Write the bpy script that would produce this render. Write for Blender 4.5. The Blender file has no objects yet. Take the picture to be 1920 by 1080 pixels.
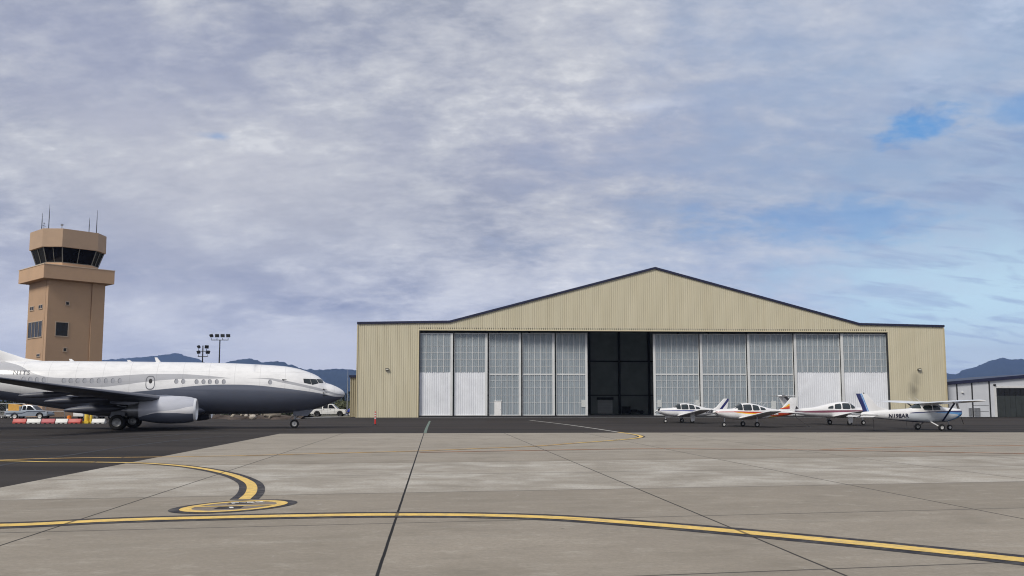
import bpy, bmesh, math, random
from mathutils import Vector, Matrix, noise

random.seed(7)
R = math.radians
scene = bpy.context.scene
COL = scene.collection

# ------------------------------------------------------------------ camera
FPX, HORIZON, EYE = 1700.0, 757.0, 1.9
PITCH = math.atan(FPX / 16500.0)
CY = HORIZON - FPX * math.tan(PITCH)
CAM = Vector((0, 0, EYE))
_F = Vector((0, math.cos(PITCH), math.sin(PITCH)))
_U = Vector((0, -math.sin(PITCH), math.cos(PITCH)))


def ray(px, py):
    return Vector(((px - 960) / FPX, 0, 0)) + _U * (-(py - CY) / FPX) + _F


def P(px, py, Y):
    """point seen at a photo pixel, at depth Y metres in front of the camera"""
    d = ray(px, py)
    return CAM + d * (Y / d.y)


def G(px, py, z=0.0):
    """ground point seen at a photo pixel"""
    d = ray(px, py)
    return CAM + d * ((z - EYE) / d.z)


def RP(px, py, p0, n):
    d = ray(px, py)
    return CAM + d * ((p0 - CAM).dot(n) / d.dot(n))


cam_d = bpy.data.cameras.new("camera")
cam = bpy.data.objects.new("camera", cam_d)
COL.objects.link(cam)
cam.location = CAM
cam.rotation_euler = (math.pi / 2 + PITCH, 0, 0)
cam_d.sensor_width = 36
cam_d.lens = FPX / 1920 * 36
cam_d.shift_y = (CY - 540) / 1920
cam_d.clip_start = 0.1
cam_d.clip_end = 60000
scene.camera = cam


# ------------------------------------------------------------------ node / material helpers
class NT:
    def __init__(self, tree):
        self.t = tree
        self.n = tree.nodes
        self.l = tree.links

    def node(self, typ, **kw):
        x = self.n.new(typ)
        for k, v in kw.items():
            setattr(x, k, v)
        return x

    def put(self, sock, v):
        if isinstance(v, bpy.types.NodeSocket):
            self.l.new(v, sock)
        elif v is not None:
            sock.default_value = v

    def math(self, op, a, b=None, c=None, clamp=False):
        m = self.node('ShaderNodeMath', operation=op)
        m.use_clamp = clamp
        for i, v in enumerate((a, b, c)):
            if v is not None:
                self.put(m.inputs[i], v)
        return m.outputs[0]

    def vmath(self, op, a, b=None):
        m = self.node('ShaderNodeVectorMath', operation=op)
        self.put(m.inputs[0], a)
        if b is not None:
            self.put(m.inputs[1], b)
        return m.outputs['Value'] if op in ('DISTANCE', 'DOT_PRODUCT', 'LENGTH') else m.outputs['Vector']

    def mix(self, f, a, b, blend='MIX'):
        m = self.node('ShaderNodeMix', data_type='RGBA', blend_type=blend)
        m.clamp_result = False
        self.put(m.inputs['Factor'], f)
        self.put(m.inputs['A'], c4(a))
        self.put(m.inputs['B'], c4(b))
        return [o for o in m.outputs if o.type == 'RGBA'][0]

    def noise(self, vec, scale, detail=4, rough=.5, dist=0.0, col=False):
        m = self.node('ShaderNodeTexNoise')
        self.put(m.inputs['Vector'], vec)
        m.inputs['Scale'].default_value = scale
        m.inputs['Detail'].default_value = detail
        m.inputs['Roughness'].default_value = rough
        m.inputs['Distortion'].default_value = dist
        return m.outputs['Color'] if col else m.outputs['Fac']

    def mrange(self, v, a, b, c=0.0, d=1.0, smooth=False):
        m = self.node('ShaderNodeMapRange')
        if smooth:
            m.interpolation_type = 'SMOOTHSTEP'
        self.put(m.inputs['Value'], v)
        m.inputs['From Min'].default_value = a
        m.inputs['From Max'].default_value = b
        m.inputs['To Min'].default_value = c
        m.inputs['To Max'].default_value = d
        return m.outputs['Result']

    def mapping(self, vec, scale=(1, 1, 1), rot=(0, 0, 0), loc=(0, 0, 0)):
        m = self.node('ShaderNodeMapping')
        self.put(m.inputs['Vector'], vec)
        m.inputs['Scale'].default_value = scale
        m.inputs['Rotation'].default_value = rot
        m.inputs['Location'].default_value = loc
        return m.outputs[0]

    def sep(self, v):
        s = self.node('ShaderNodeSeparateXYZ')
        self.put(s.inputs[0], v)
        return s.outputs

    def comb(self, x, y, z):
        s = self.node('ShaderNodeCombineXYZ')
        for i, v in enumerate((x, y, z)):
            self.put(s.inputs[i], v)
        return s.outputs[0]

    def ramp(self, f, stops):
        r = self.node('ShaderNodeValToRGB')
        el = r.color_ramp.elements
        while len(el) < len(stops):
            el.new(.5)
        for e, (p, c) in zip(el, stops):
            e.position = p
            e.color = c4(c)
        self.put(r.inputs[0], f)
        return r.outputs['Color']

    def fcurve(self, t, pts):
        f = self.node('ShaderNodeFloatCurve')
        self.put(f.inputs['Value'], t)
        c = f.mapping.curves[0]
        pts = sorted(pts)
        c.points[0].location = pts[0]
        c.points[1].location = pts[-1]
        for p in pts[1:-1]:
            c.points.new(*p)
        for p in c.points:
            p.handle_type = 'AUTO_CLAMPED'
        f.mapping.update()
        return f.outputs[0]


def c4(c):
    if isinstance(c, bpy.types.NodeSocket):
        return c
    return (c[0], c[1], c[2], 1.0) if len(c) == 3 else c


def srgb(r, g, b):
    f = lambda v: (v / 255 / 12.92) if v / 255 <= .04045 else ((v / 255 + .055) / 1.055) ** 2.4
    return (f(r), f(g), f(b))


def new_mat(name):
    m = bpy.data.materials.new(name)
    m.use_nodes = True
    t = NT(m.node_tree)
    b = m.node_tree.nodes['Principled BSDF']
    return m, t, b


def pm(name, col, rough=.5, metal=0.0, var=.1, scale=2.0, bump=0.0, coat=0.0, spec=.5, stretch=(1, 1, 1), dirt=0.0):
    """painted / plain surface: base colour broken up by two scales of noise"""
    m, t, b = new_mat(name)
    tc = t.node('ShaderNodeTexCoord').outputs['Object']
    v = t.mapping(tc, scale=stretch)
    n1 = t.noise(v, scale, 5, .6)
    lo = tuple(x * (1 - var) for x in col)
    hi = tuple(min(1, x * (1 + var)) for x in col)
    c = t.mix(t.mrange(n1, .3, .7), lo, hi)
    if dirt:
        n2 = t.noise(v, scale * .37, 6, .65)
        c = t.mix(t.math('MULTIPLY', t.mrange(n2, .5, .75), dirt), c, tuple(x * .45 for x in col))
    t.put(b.inputs['Base Color'], c)
    t.put(b.inputs['Roughness'], t.mrange(n1, .3, .7, rough * .9, min(1, rough * 1.1)))
    b.inputs['Metallic'].default_value = metal
    b.inputs['Coat Weight'].default_value = coat
    b.inputs['Specular IOR Level'].default_value = spec
    if bump:
        bp = t.node('ShaderNodeBump')
        bp.inputs['Strength'].default_value = bump
        bp.inputs['Distance'].default_value = .02
        t.put(bp.inputs['Height'], t.noise(tc, scale * 12, 3, .6))
        t.put(b.inputs['Normal'], bp.outputs[0])
    return m


def livery(name, base, layers, S=34.0, H=8.0, rough=.25, coat=.4, seams=0.0, dz=0.0):
    """paint scheme in the aircraft's own coordinates; s = metres behind the nose, z = height.
    layers: (colour, [(lower, upper), ...]); lower / upper are lists of (s, z) or None"""
    m, t, b = new_mat(name)
    tc = t.node('ShaderNodeTexCoord').outputs['Object']
    x, y, z = t.sep(tc)
    s = t.math('DIVIDE', t.math('MULTIPLY', x, -1.0), S)
    zz = t.math('DIVIDE', t.math('ADD', z, dz), H)
    c = base
    for col, bands in layers:
        mask = None
        for lo, up in bands:
            k = None
            if up is not None:
                k = t.math('LESS_THAN', zz, t.fcurve(s, [(p[0] / S, p[1] / H) for p in up]))
            if lo is not None:
                g = t.math('GREATER_THAN', zz, t.fcurve(s, [(p[0] / S, p[1] / H) for p in lo]))
                k = g if k is None else t.math('MULTIPLY', k, g)
            mask = k if mask is None else t.math('MAXIMUM', mask, k)
        c = t.mix(mask, c, col)
    if seams:
        # skin panel joints: frames across the body, a few laps along it
        fx = t.math('ABSOLUTE', t.math('SUBTRACT', t.math('FRACT', t.math('DIVIDE', x, seams)), .5))
        fz = t.math('ABSOLUTE', t.math('SUBTRACT', t.math('FRACT', t.math('DIVIDE', z, seams * .42)), .5))
        ln = t.math('MAXIMUM', t.math('LESS_THAN', fx, .012), t.math('LESS_THAN', fz, .014))
        c = t.mix(t.math('MULTIPLY', ln, .17), c, (.12, .12, .13))
    n = t.noise(t.mapping(tc, scale=(.6, 1, 1.6)), 1.6, 6, .65)
    c = t.mix(t.math('MULTIPLY', t.mrange(n, .45, .8), .22), c, (.16, .16, .17))
    t.put(b.inputs['Base Color'], c)
    t.put(b.inputs['Roughness'], t.mrange(n, .3, .7, rough * .8, rough * 1.3))
    b.inputs['Coat Weight'].default_value = coat
    b.inputs['Coat Roughness'].default_value = .12
    return m


def glass_mat(name, col=(.012, .016, .02), rough=.06, spec=.5):
    m, t, b = new_mat(name)
    tc = t.node('ShaderNodeTexCoord').outputs['Object']
    n = t.noise(tc, 1.3, 3)
    t.put(b.inputs['Base Color'], t.mix(t.mrange(n, .3, .7), tuple(x * .6 for x in col), tuple(x * 1.4 for x in col)))
    b.inputs['Roughness'].default_value = rough
    b.inputs['Specular IOR Level'].default_value = spec
    return m


# ------------------------------------------------------------------ mesh helpers
class MB:
    def __init__(self):
        self.v, self.f, self.m = [], [], []

    def vert(self, p):
        self.v.append(tuple(p))
        return len(self.v) - 1

    def face(self, idx, mi=0):
        self.f.append(tuple(idx))
        self.m.append(mi)

    def quad(self, a, b, c, d, mi=0):
        n = len(self.v)
        self.v += [tuple(a), tuple(b), tuple(c), tuple(d)]
        self.face((n, n + 1, n + 2, n + 3), mi)

    def box(self, x0, x1, y0, y1, z0, z1, mi=0):
        n = len(self.v)
        self.v += [(x, y, z) for z in (z0, z1) for y in (y0, y1) for x in (x0, x1)]
        for q in ((0, 2, 3, 1), (4, 5, 7, 6), (0, 1, 5, 4), (2, 6, 7, 3), (0, 4, 6, 2), (1, 3, 7, 5)):
            self.face([n + k for k in q], mi)

    def obox(self, M, sx, sy, sz, mi=0):
        """box of full size sx,sy,sz centred at matrix M"""
        n = len(self.v)
        self.v += [tuple(M @ Vector((x * sx / 2, y * sy / 2, z * sz / 2))) for z in (-1, 1) for y in (-1, 1) for x in (-1, 1)]
        for q in ((0, 2, 3, 1), (4, 5, 7, 6), (0, 1, 5, 4), (2, 6, 7, 3), (0, 4, 6, 2), (1, 3, 7, 5)):
            self.face([n + k for k in q], mi)

    def rings(self, rings, closed=True, cap0=True, cap1=True, mi=0):
        """loft a list of rings (lists of points, same length)"""
        base = len(self.v)
        k = len(rings[0])
        for r in rings:
            self.v += [tuple(p) for p in r]
        for i in range(len(rings) - 1):
            for j in range(k if closed else k - 1):
                a = base + i * k + j
                b_ = base + i * k + (j + 1) % k
                self.face((a, b_, b_ + k, a + k), mi)
        if cap0:
            self.face([base + j for j in range(k)][::-1], mi)
        if cap1:
            self.face([base + (len(rings) - 1) * k + j for j in range(k)], mi)

    def tube(self, p0, p1, r0, r1=None, n=10, mi=0, caps=True):
        p0, p1 = Vector(p0), Vector(p1)
        r1 = r0 if r1 is None else r1
        d = (p1 - p0).normalized()
        a = d.orthogonal().normalized()
        b_ = d.cross(a)
        rr = [[p + (a * math.cos(2 * math.pi * j / n) + b_ * math.sin(2 * math.pi * j / n)) * r for j in range(n)] for p, r in ((p0, r0), (p1, r1))]
        self.rings(rr, True, caps, caps, mi)

    def path(self, pts, r, n=8, mi=0):
        for a, b_ in zip(pts[:-1], pts[1:]):
            self.tube(a, b_, r, r, n, mi)

    def lathe(self, origin, axis, prof, n=24, mi=0, cap0=True, cap1=True, squash=None):
        """prof: (distance along axis, radius)"""
        o, d = Vector(origin), Vector(axis).normalized()
        a = Vector((0, 0, 1)).cross(d)
        if a.length < .01:
            a = Vector((1, 0, 0))
        a.normalize()
        b_ = d.cross(a)
        rr = []
        for h, r in prof:
            ring = []
            for j in range(n):
                t = 2 * math.pi * j / n
                ca, sb = math.cos(t), math.sin(t)
                if squash:
                    sb *= squash(t)
                ring.append(o + d * h + (a * ca + b_ * sb) * r)
            rr.append(ring)
        self.rings(rr, True, cap0, cap1, mi)

    def prism(self, poly, y0, y1, mi=0):
        """poly: list of (x,z), extruded between y0 and y1"""
        n, k = len(self.v), len(poly)
        self.v += [(x, y0, z) for x, z in poly] + [(x, y1, z) for x, z in poly]
        self.face([n + i for i in range(k)], mi)
        self.face([n + k + i for i in range(k)][::-1], mi)
        for i in range(k):
            j = (i + 1) % k
            self.face((n + j, n + i, n + k + i, n + k + j), mi)

    def build(self, name, mats, parent=None, smooth=None, bevel=0.0, fix=True):
        me = bpy.data.meshes.new(name)
        me.from_pydata(self.v, [], self.f)
        for i, p in enumerate(me.polygons):
            p.material_index = self.m[i]
        if not isinstance(mats, (list, tuple)):
            mats = [mats]
        for m in mats:
            me.materials.append(m)
        if fix or bevel:
            bm = bmesh.new()
            bm.from_mesh(me)
            if bevel:
                bmesh.ops.remove_doubles(bm, verts=bm.verts, dist=1e-5)
                bmesh.ops.recalc_face_normals(bm, faces=bm.faces)
                es = [e for e in bm.edges if e.is_manifold and e.calc_face_angle(0) > .5]
                bmesh.ops.bevel(bm, geom=es, offset=bevel, segments=2, affect='EDGES', profile=.6, clamp_overlap=True)
            bmesh.ops.recalc_face_normals(bm, faces=bm.faces)
            bm.to_mesh(me)
            bm.free()
        if smooth is not None:
            me.shade_smooth()
            me.set_sharp_from_angle(angle=R(smooth))
        o = bpy.data.objects.new(name, me)
        COL.objects.link(o)
        if parent is not None:
            o.parent = parent
        return o


def tag(o, label=None, cat=None, group=None, kind=None):
    if label:
        o['label'] = label
    if cat:
        o['category'] = cat
    if group:
        o['group'] = group
    if kind:
        o['kind'] = kind
    return o


def empty(name, loc, rz=0.0, label=None, cat=None, group=None):
    o = bpy.data.objects.new(name, None)
    o.empty_display_size = .3
    COL.objects.link(o)
    o.location = loc
    o.rotation_euler = (0, 0, rz)
    return tag(o, label, cat, group)


def copy_tree(o, parent=None):
    c = o.copy()
    COL.objects.link(c)
    c.parent = parent
    for ch in list(o.children):
        copy_tree(ch, c)
    return c


def pchip(xs, ys):
    """monotone cubic interpolation"""
    n = len(xs)
    h = [xs[i + 1] - xs[i] for i in range(n - 1)]
    d = [(ys[i + 1] - ys[i]) / h[i] for i in range(n - 1)]
    m = [d[0]] + [0 if d[i - 1] * d[i] <= 0 else 2 * d[i - 1] * d[i] / (d[i - 1] + d[i]) for i in range(1, n - 1)] + [d[-1]]

    def f(x):
        if x <= xs[0]:
            return ys[0]
        if x >= xs[-1]:
            return ys[-1]
        i = 0
        while x > xs[i + 1]:
            i += 1
        t = (x - xs[i]) / h[i]
        return ((2 * t ** 3 - 3 * t ** 2 + 1) * ys[i] + (t ** 3 - 2 * t ** 2 + t) * h[i] * m[i]
                + (-2 * t ** 3 + 3 * t ** 2) * ys[i + 1] + (t ** 3 - t ** 2) * h[i] * m[i + 1])
    return f


class Body:
    """fuselage loft. stations: (s, z_bottom, z_top, half_width, exponent); nose at s=0, x = -s"""

    def __init__(self, st, zmf=.48):
        xs = [a[0] for a in st]
        self.s0, self.s1 = xs[0], xs[-1]
        self.zb = pchip(xs, [a[1] for a in st])
        self.zt = pchip(xs, [a[2] for a in st])
        self.hw = pchip(xs, [a[3] for a in st])
        self.n = pchip(xs, [a[4] for a in st])
        self.zmf = zmf
        self.keys = xs

    def zm(self, s):
        return self.zb(s) + self.zmf * (self.zt(s) - self.zb(s))

    def ring(self, s, na):
        out = []
        zm, e = self.zm(s), 2 / self.n(s)
        for j in range(na):
            a = 2 * math.pi * j / na
            c, q = math.cos(a), math.sin(a)
            y = self.hw(s) * math.copysign(abs(c) ** e, c)
            hh = (self.zt(s) - zm) if q > 0 else (zm - self.zb(s))
            out.append((-s, y, zm + hh * math.copysign(abs(q) ** e, q)))
        return out

    def width(self, s, z):
        zm = self.zm(s)
        hh = (self.zt(s) - zm) if z > zm else (zm - self.zb(s))
        q = min(1, abs(z - zm) / max(hh, 1e-4))
        n = self.n(s)
        return self.hw(s) * max(0, 1 - q ** n) ** (1 / n)

    def pt(self, s, z, side, off=0.0):
        return Vector((-s, side * (self.width(s, z) + off), z))

    def build(self, name, mat, parent, step=.25, na=48):
        ss = set(self.keys)
        s = self.s0
        while s < self.s1:
            ss.add(s)
            s += step
        ss = sorted(ss)
        mb = MB()
        mb.rings([self.ring(q, na) for q in ss])
        return mb.build(name, mat, parent, smooth=50)

    def patch(self, mb, outline, side, off=.006, rings=4, mi=0, inner=0.0, outer=1.0):
        """conform a convex outline [(s,z)...] to the skin"""
        cs = sum(p[0] for p in outline) / len(outline)
        cz = sum(p[1] for p in outline) / len(outline)
        k = len(outline)
        rr = []
        for i in range(rings + 1):
            f = inner + (outer - inner) * i / rings
            rr.append([self.pt(cs + (p[0] - cs) * max(f, 1e-3), cz + (p[1] - cz) * max(f, 1e-3), side, off) for p in outline])
        mb.rings(rr, True, False, False, mi)

    def wrap(self, mb, s0, s1, zlow, off=.006, ns=10, na=24, mi=0):
        """skin patch from the left side over the top to the right side, above zlow(s)"""
        rr = []
        for i in range(ns + 1):
            s = s0 + (s1 - s0) * i / ns
            zm, e = self.zm(s), 2 / self.n(s)
            hh = self.zt(s) - zm
            q = max(0, min(1, (zlow(s) - zm) / hh))
            a0 = math.asin(min(1, q ** (1 / e)))
            row = []
            for j in range(na + 1):
                a = a0 + (math.pi - 2 * a0) * j / na
                c, sn = math.cos(a), math.sin(a)
                y = self.hw(s) * math.copysign(abs(c) ** e, c)
                z = zm + hh * abs(sn) ** e
                d = Vector((0, y, z - zm)).normalized()
                row.append((-s - off * .5 * 0, y + d.y * off, z + d.z * off))
            rr.append(row)
        mb.rings(rr, False, False, False, mi)


def chaikin(pts, it=2, w=.25):
    for _ in range(it):
        q = []
        for a, b in zip(pts, pts[1:] + pts[:1]):
            q.append((a[0] + (b[0] - a[0]) * w, a[1] + (b[1] - a[1]) * w))
            q.append((b[0] + (a[0] - b[0]) * w, b[1] + (a[1] - b[1]) * w))
        pts = q
    return pts


def dense(pts, k=5):
    return [(a[0] + (b[0] - a[0]) * i / k, a[1] + (b[1] - a[1]) * i / k) for a, b in zip(pts, pts[1:] + pts[:1]) for i in range(k)]


def rrect(s, z, w, h, r=.3):
    pts = [(s - w / 2, z - h / 2), (s + w / 2, z - h / 2), (s + w / 2, z + h / 2), (s - w / 2, z + h / 2)]
    return chaikin(pts, 2, r)


def foil(chord, th, camber=.02, n=11):
    """airfoil loop (x from 0 at leading edge back to chord, z)"""
    up, lo = [], []
    for i in range(n + 1):
        x = .5 * (1 - math.cos(math.pi * i / n))
        t = 5 * th * (.2969 * math.sqrt(x) - .126 * x - .3516 * x * x + .2843 * x ** 3 - .1015 * x ** 4)
        c = camber * 4 * x * (1 - x)
        up.append((x * chord, (c + t) * chord))
        lo.append((x * chord, (c - t) * chord))
    return up + lo[::-1][1:-1]


def wing(mb, secs, axis='y', th=.12, camber=.02, mi=0):
    """secs: (span, s_leading_edge, chord, height); axis y = wing, z = fin"""
    rr = []
    for sec in secs:
        sp, sl, ch, hh = sec[:4]
        t = sec[4] if len(sec) > 4 else th
        ring = []
        for x, z in foil(ch, t, camber):
            ring.append((-(sl + x), sp, hh + z) if axis == 'y' else (-(sl + x), z, sp))
        rr.append(ring)
    mb.rings(rr, mi=mi)


def wheel(mb_t, mb_r, c, r, w, axis=(0, 1, 0), rim=.52):
    """tyre and rim of a wheel centred at c"""
    ax = Vector(axis).normalized()
    c = Vector(c)
    h = w / 2
    mb_t.lathe(c, ax, [(-h * .75, r * rim), (-h * .95, r * .75), (-h * .8, r * .93), (-h * .4, r), (h * .4, r), (h * .8, r * .93), (h * .95, r * .75), (h * .75, r * rim)], 28, cap0=False, cap1=False)
    for sg in (-1, 1):
        mb_r.lathe(c, ax * sg, [(h * .5, 0.001), (h * .62, r * .1), (h * .5, r * .14), (h * .45, r * rim * .55), (h * .62, r * rim * .8), (h * .8, r * rim)], 24, cap0=False, cap1=False)


def text_mesh(txt, size, bold=0.0, shear=0.0):
    cu = bpy.data.curves.new("lettering", 'FONT')
    cu.body = txt
    cu.size = size
    cu.offset = bold
    cu.shear = shear
    cu.resolution_u = 4
    cu.space_character = 1.08
    o = bpy.data.objects.new("lettering", cu)
    COL.objects.link(o)
    dg = bpy.context.evaluated_depsgraph_get()
    dg.update()
    me = bpy.data.meshes.new_from_object(o.evaluated_get(dg))
    bpy.data.objects.remove(o)
    bpy.data.curves.remove(cu)
    bm = bmesh.new()
    bm.from_mesh(me)
    bmesh.ops.triangulate(bm, faces=bm.faces)
    bmesh.ops.subdivide_edges(bm, edges=bm.edges, cuts=1, use_grid_fill=True)
    bmesh.ops.triangulate(bm, faces=bm.faces)
    bm.to_mesh(me)
    bm.free()
    return me


def skin_text(body, txt, s0, z0, size, side, mat, parent, bold=0.0, shear=0.0, off=.012, wscale=1.0, slope=0.0):
    """registration laid on the skin; s0,z0 = lower left corner as read from that side"""
    me = text_mesh(txt, size, bold, shear)
    for v in me.vertices:
        x, y = v.co.x * wscale, v.co.y
        s = s0 + (x if side > 0 else -x)
        v.co = body.pt(s, z0 + y + x * slope, side, off)
    me.materials.clear()
    me.materials.append(mat)
    o = bpy.data.objects.new("registration_lettering", me)
    COL.objects.link(o)
    o.parent = parent
    return o


# ------------------------------------------------------------------ common materials
M_TYRE = pm('tyre_rubber', (.012, .012, .013), .75, var=.25, scale=9)
M_RIM = pm('wheel_rim_white', (.55, .55, .54), .4, var=.12, scale=6, dirt=.4)
M_RIMGREY = pm('wheel_rim_grey', (.3, .31, .32), .4, .5, var=.15, scale=6, dirt=.3)
M_STEEL = pm('strut_steel', (.35, .36, .38), .35, .7, var=.12, scale=6)
M_CHROME = pm('polished_metal', (.86, .87, .89), .3, .15, var=.05, scale=3)
M_DARK = pm('dark_recess', (.012, .012, .014), .6, var=.2, scale=4)
M_BLACK = pm('black_paint', (.015, .015, .017), .45, var=.2, scale=5)
M_GLASS = glass_mat('dark_glass', (.007, .008, .01), .08, .22)
M_GLASS2 = glass_mat('aircraft_glass', (.03, .04, .045), .05)
M_WHITE = pm('white_paint', (.78, .78, .78), .35, var=.05, scale=1.5, dirt=.12, coat=.3)
M_NAVY = pm('navy_metal_trim', srgb(24, 28, 58), .45, var=.15, scale=2)

# ================================================================== AIRLINER
JET_RZ = R(12)
JSC = .985
_m = G(236, 804.3)
_h = Vector((math.cos(JET_RZ), math.sin(JET_RZ), 0))
_l = Vector((-_h.y, _h.x, 0))
JET0 = Vector((_m.x, _m.y, 0)) + _h * 16.6 * JSC            # ground point below the nose tip
jet = empty('business_jet', JET0, JET_RZ, 'large white and grey twin engine jet parked on the asphalt in front of the tower', 'airliner')
jet.scale = (JSC, JSC, JSC)


def jsz(px, py, y=-1.88):
    """photo pixel -> (s, z) on the jet's near flank"""
    p = RP(px, py, JET0 + _l * (y * JSC), _l)
    d = p - JET0
    return (-d.dot(_h) / JSC, p.z / JSC)


jb = Body([
    (.1, 2.62, 2.76, .05, 2), (.14, 2.54, 2.86, .17, 2), (.25, 2.44, 3.0, .35, 2), (.56, 2.24, 3.2, .65, 2), (1.12, 1.98, 3.46, .98, 2),
    (1.67, 1.75, 3.64, 1.2, 2), (1.95, 1.65, 3.9, 1.3, 2), (2.23, 1.55, 4.13, 1.4, 2), (2.78, 1.41, 4.39, 1.55, 2), (3.87, 1.25, 4.74, 1.75, 2),
    (4.95, 1.17, 4.92, 1.84, 2.02), (7.1, 1.12, 5.05, 1.88, 2.05), (9.5, 1.12, 5.13, 1.88, 2.05), (13, 1.12, 5.17, 1.88, 2.05), (18.2, 1.16, 5.18, 1.88, 2.05), (20, 1.36, 5.18, 1.88, 2.05),
    (21.6, 1.58, 5.18, 1.83, 2), (23.6, 1.9, 5.16, 1.67, 2), (25.6, 2.24, 5.1, 1.4, 2), (28.5, 2.85, 5.0, .95, 2), (31.0, 3.6, 4.75, .36, 2), (31.9, 4.05, 4.5, .1, 2)])
J = lambda pts: [jsz(p[0], p[1], -1.88 + max(0, min(1, (p[0] - 545) / 96)) * 1.6) for p in pts]
L_UP = J([(0, 677), (28, 684), (56, 697.5), (84, 706), (112, 708.4), (150, 708.7), (187, 707), (225, 704), (281, 701), (330, 701), (383, 704), (430, 709)]) + [(7.5, 3.6), (0, 3.0)]
L_LO = J([(0, 712), (60, 719), (131, 724), (187, 725.6), (225, 722), (281, 715), (330, 711), (394, 710), (430, 709.4)]) + [(7.5, 3.75), (0, 3.2)]
F_UP = [(34, 3.0), (9, 3.4)] + J([(464, 709), (500, 708.6), (522, 711), (543, 715), (564, 719.7), (607, 730), (630, 737.5)]) + [(0, 2.62)]
F_LO = [(34, 3.5), (9, 3.7)] + J([(464, 709.2), (500, 711), (522, 716), (543, 720.2), (564, 724.6), (607, 734.8), (630, 740.5)]) + [(0, 2.56)]
D_UP = J([(0, 733), (38, 738), (79, 741), (130, 742), (200, 740), (259, 734), (281, 732), (330, 727.2), (372, 723), (426, 721), (479, 722.5), (522, 726.8), (564, 732), (607, 738.7), (632, 744)]) + [(0, 2.5)]
C_LIGHT = srgb(176, 177, 181)
C_DARK = srgb(97, 103, 118)
C_WHITE = (.83, .83, .83)
M_JET = livery('jet_paint', C_WHITE, [(C_LIGHT, [(L_LO, L_UP), (F_LO, F_UP)]), (C_DARK, [(None, D_UP)])], 34, 8, .2, .5, 1.9)
M_JETW = pm('jet_white', C_WHITE, .3, var=.03, scale=.6, coat=.4)
M_JETD = pm('jet_dark_grey', C_DARK, .3, var=.08, scale=.8, coat=.4)
M_WINGG = pm('wing_grey', srgb(70, 73, 84), .4, var=.08, scale=.7, dirt=.2)
M_PANE = pm('cabin_window_shade', srgb(160, 162, 168), .15, var=.1, scale=5)
M_RING = pm('window_surround', srgb(100, 102, 108), .4, var=.1, scale=5)

jb.build('fuselage', M_JET, jet, step=.35, na=64)

# cabin windows on both flanks, each with its surround
wpx = [(43, 711), (56, 711.4), (69, 711.8), (82, 712.2), (120, 713.5), (133, 713.7), (146, 713.8), (159, 713.9), (172.5, 714), (185.6, 714), (199, 714), (212, 714), (225, 714),
       (331, 715), (344, 715.2), (369, 715.7), (382, 715.7), (394, 715.7), (407, 715.8), (420, 715.8), (507, 716.5)]
for px, py in wpx:
    s, z = jsz(px, py)
    for side in (-1, 1):
        mb = MB()
        jb.patch(mb, rrect(s + .03, z + .01, .28, .37, .28), side, .006, 2, 1, .6)
        jb.patch(mb, rrect(s, z, .24, .34, .28), side, .009, 3, 0)
        mb.build('cabin_window', [M_PANE, M_RING], jet, smooth=40)

# over-wing door with outline and its own pane
for side in (-1, 1):
    s, z = jsz(281.5, 717.5)
    mb = MB()
    jb.patch(mb, dense(rrect(s, z, .66, 1.05, .22), 2), side, .008, 2, 0, .86, 1.0)
    d = mb.build('door', M_RING, jet, smooth=40)
    mb = MB()
    s2, z2 = jsz(282, 714.5)
    jb.patch(mb, rrect(s2, z2, .24, .36, .28), side, .009, 3, 0)
    mb.build('pane', M_DARK, d, smooth=40)

# cockpit glazing
for yq, quad in ((-1.35, [(690, 235), (775, 237), (797, 310), (700, 290)]), (-1.05, [(788, 238), (868, 242), (899, 296), (815, 318)]), (-.55, [(880, 240), (945, 243), (1003, 296), (912, 292)])):
    pts = [jsz(480 + x / 7.715, 680 + y / 7.715, yq) for x, y in quad]
    for side in (-1, 1):
        mb = MB()
        o = chaikin(dense(pts, 4), 1, .2)
        jb.patch(mb, o, side, .008, 3, 1, .9, 1.12)
        jb.patch(mb, o, side, .012, 4, 0, 0, .97)
        mb.build('cockpit_window', [M_GLASS2, M_DARK], jet, smooth=40)

# registration
M_REG = pm('registration_grey', srgb(96, 98, 106), .4, var=.05)
s, z = jsz(20, 705)
skin_text(jb, 'N1TS', s, z + .12, .46, -1, M_REG, jet, .01, 0, .02, 1.05)

# belly fairing
fb = Body([(10.3, 1.35, 1.5, .4, 2), (11.2, 1.08, 1.9, 1.5, 2.2), (12.5, .95, 2.25, 2.0, 2.4), (17, .95, 2.3, 2.05, 2.4), (18.5, 1.0, 2.1, 1.8, 2.3), (20.5, 1.32, 1.7, .8, 2)])
fb.build('belly_fairing', M_JETD, jet, .4, 40)

# wings with flap fairings, fin, tailplanes
for sd in (-1, 1):
    mb = MB()
    wing(mb, [(sd * 1.2, 11.0, 8.1, 1.78, .13), (sd * 1.9, 11.45, 7.4, 1.85, .13), (sd * 5.6, 13.5, 4.75, 2.33, .115), (sd * 11.5, 16.8, 2.9, 2.86, .1), (sd * 17.6, 20.0, 1.5, 3.38, .1), (sd * 17.9, 20.5, .9, 3.41, .08)])
    w = mb.build('wing', [M_WINGG], jet, smooth=40)
    for yy, s0, L, zz, r in ((3.6, 16.0, 4.2, 1.62, .3), (8.1, 16.3, 4.0, 2.24, .24), (11.2, 17.8, 3.2, 2.56, .2)):
        mb = MB()
        mb.lathe((-s0, sd * yy, zz), (-1, 0, -.04), [(0, .02), (.1 * L, .45 * r), (.25 * L, .8 * r), (.5 * L, r), (.75 * L, .85 * r), (.9 * L, .55 * r), (.98 * L, .3 * r), (L, .1 * r)], 16)
        mb.build('flap_fairing', M_WINGG, w, smooth=50)
    mb = MB()
    wing(mb, [(sd * .3, 27.3, 4.0, 4.55, .1), (sd * 7.2, 31.6, 1.5, 5.35, .09)], camber=-.005)
    mb.build('tailplane', M_JETW, jet, smooth=40)
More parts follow.
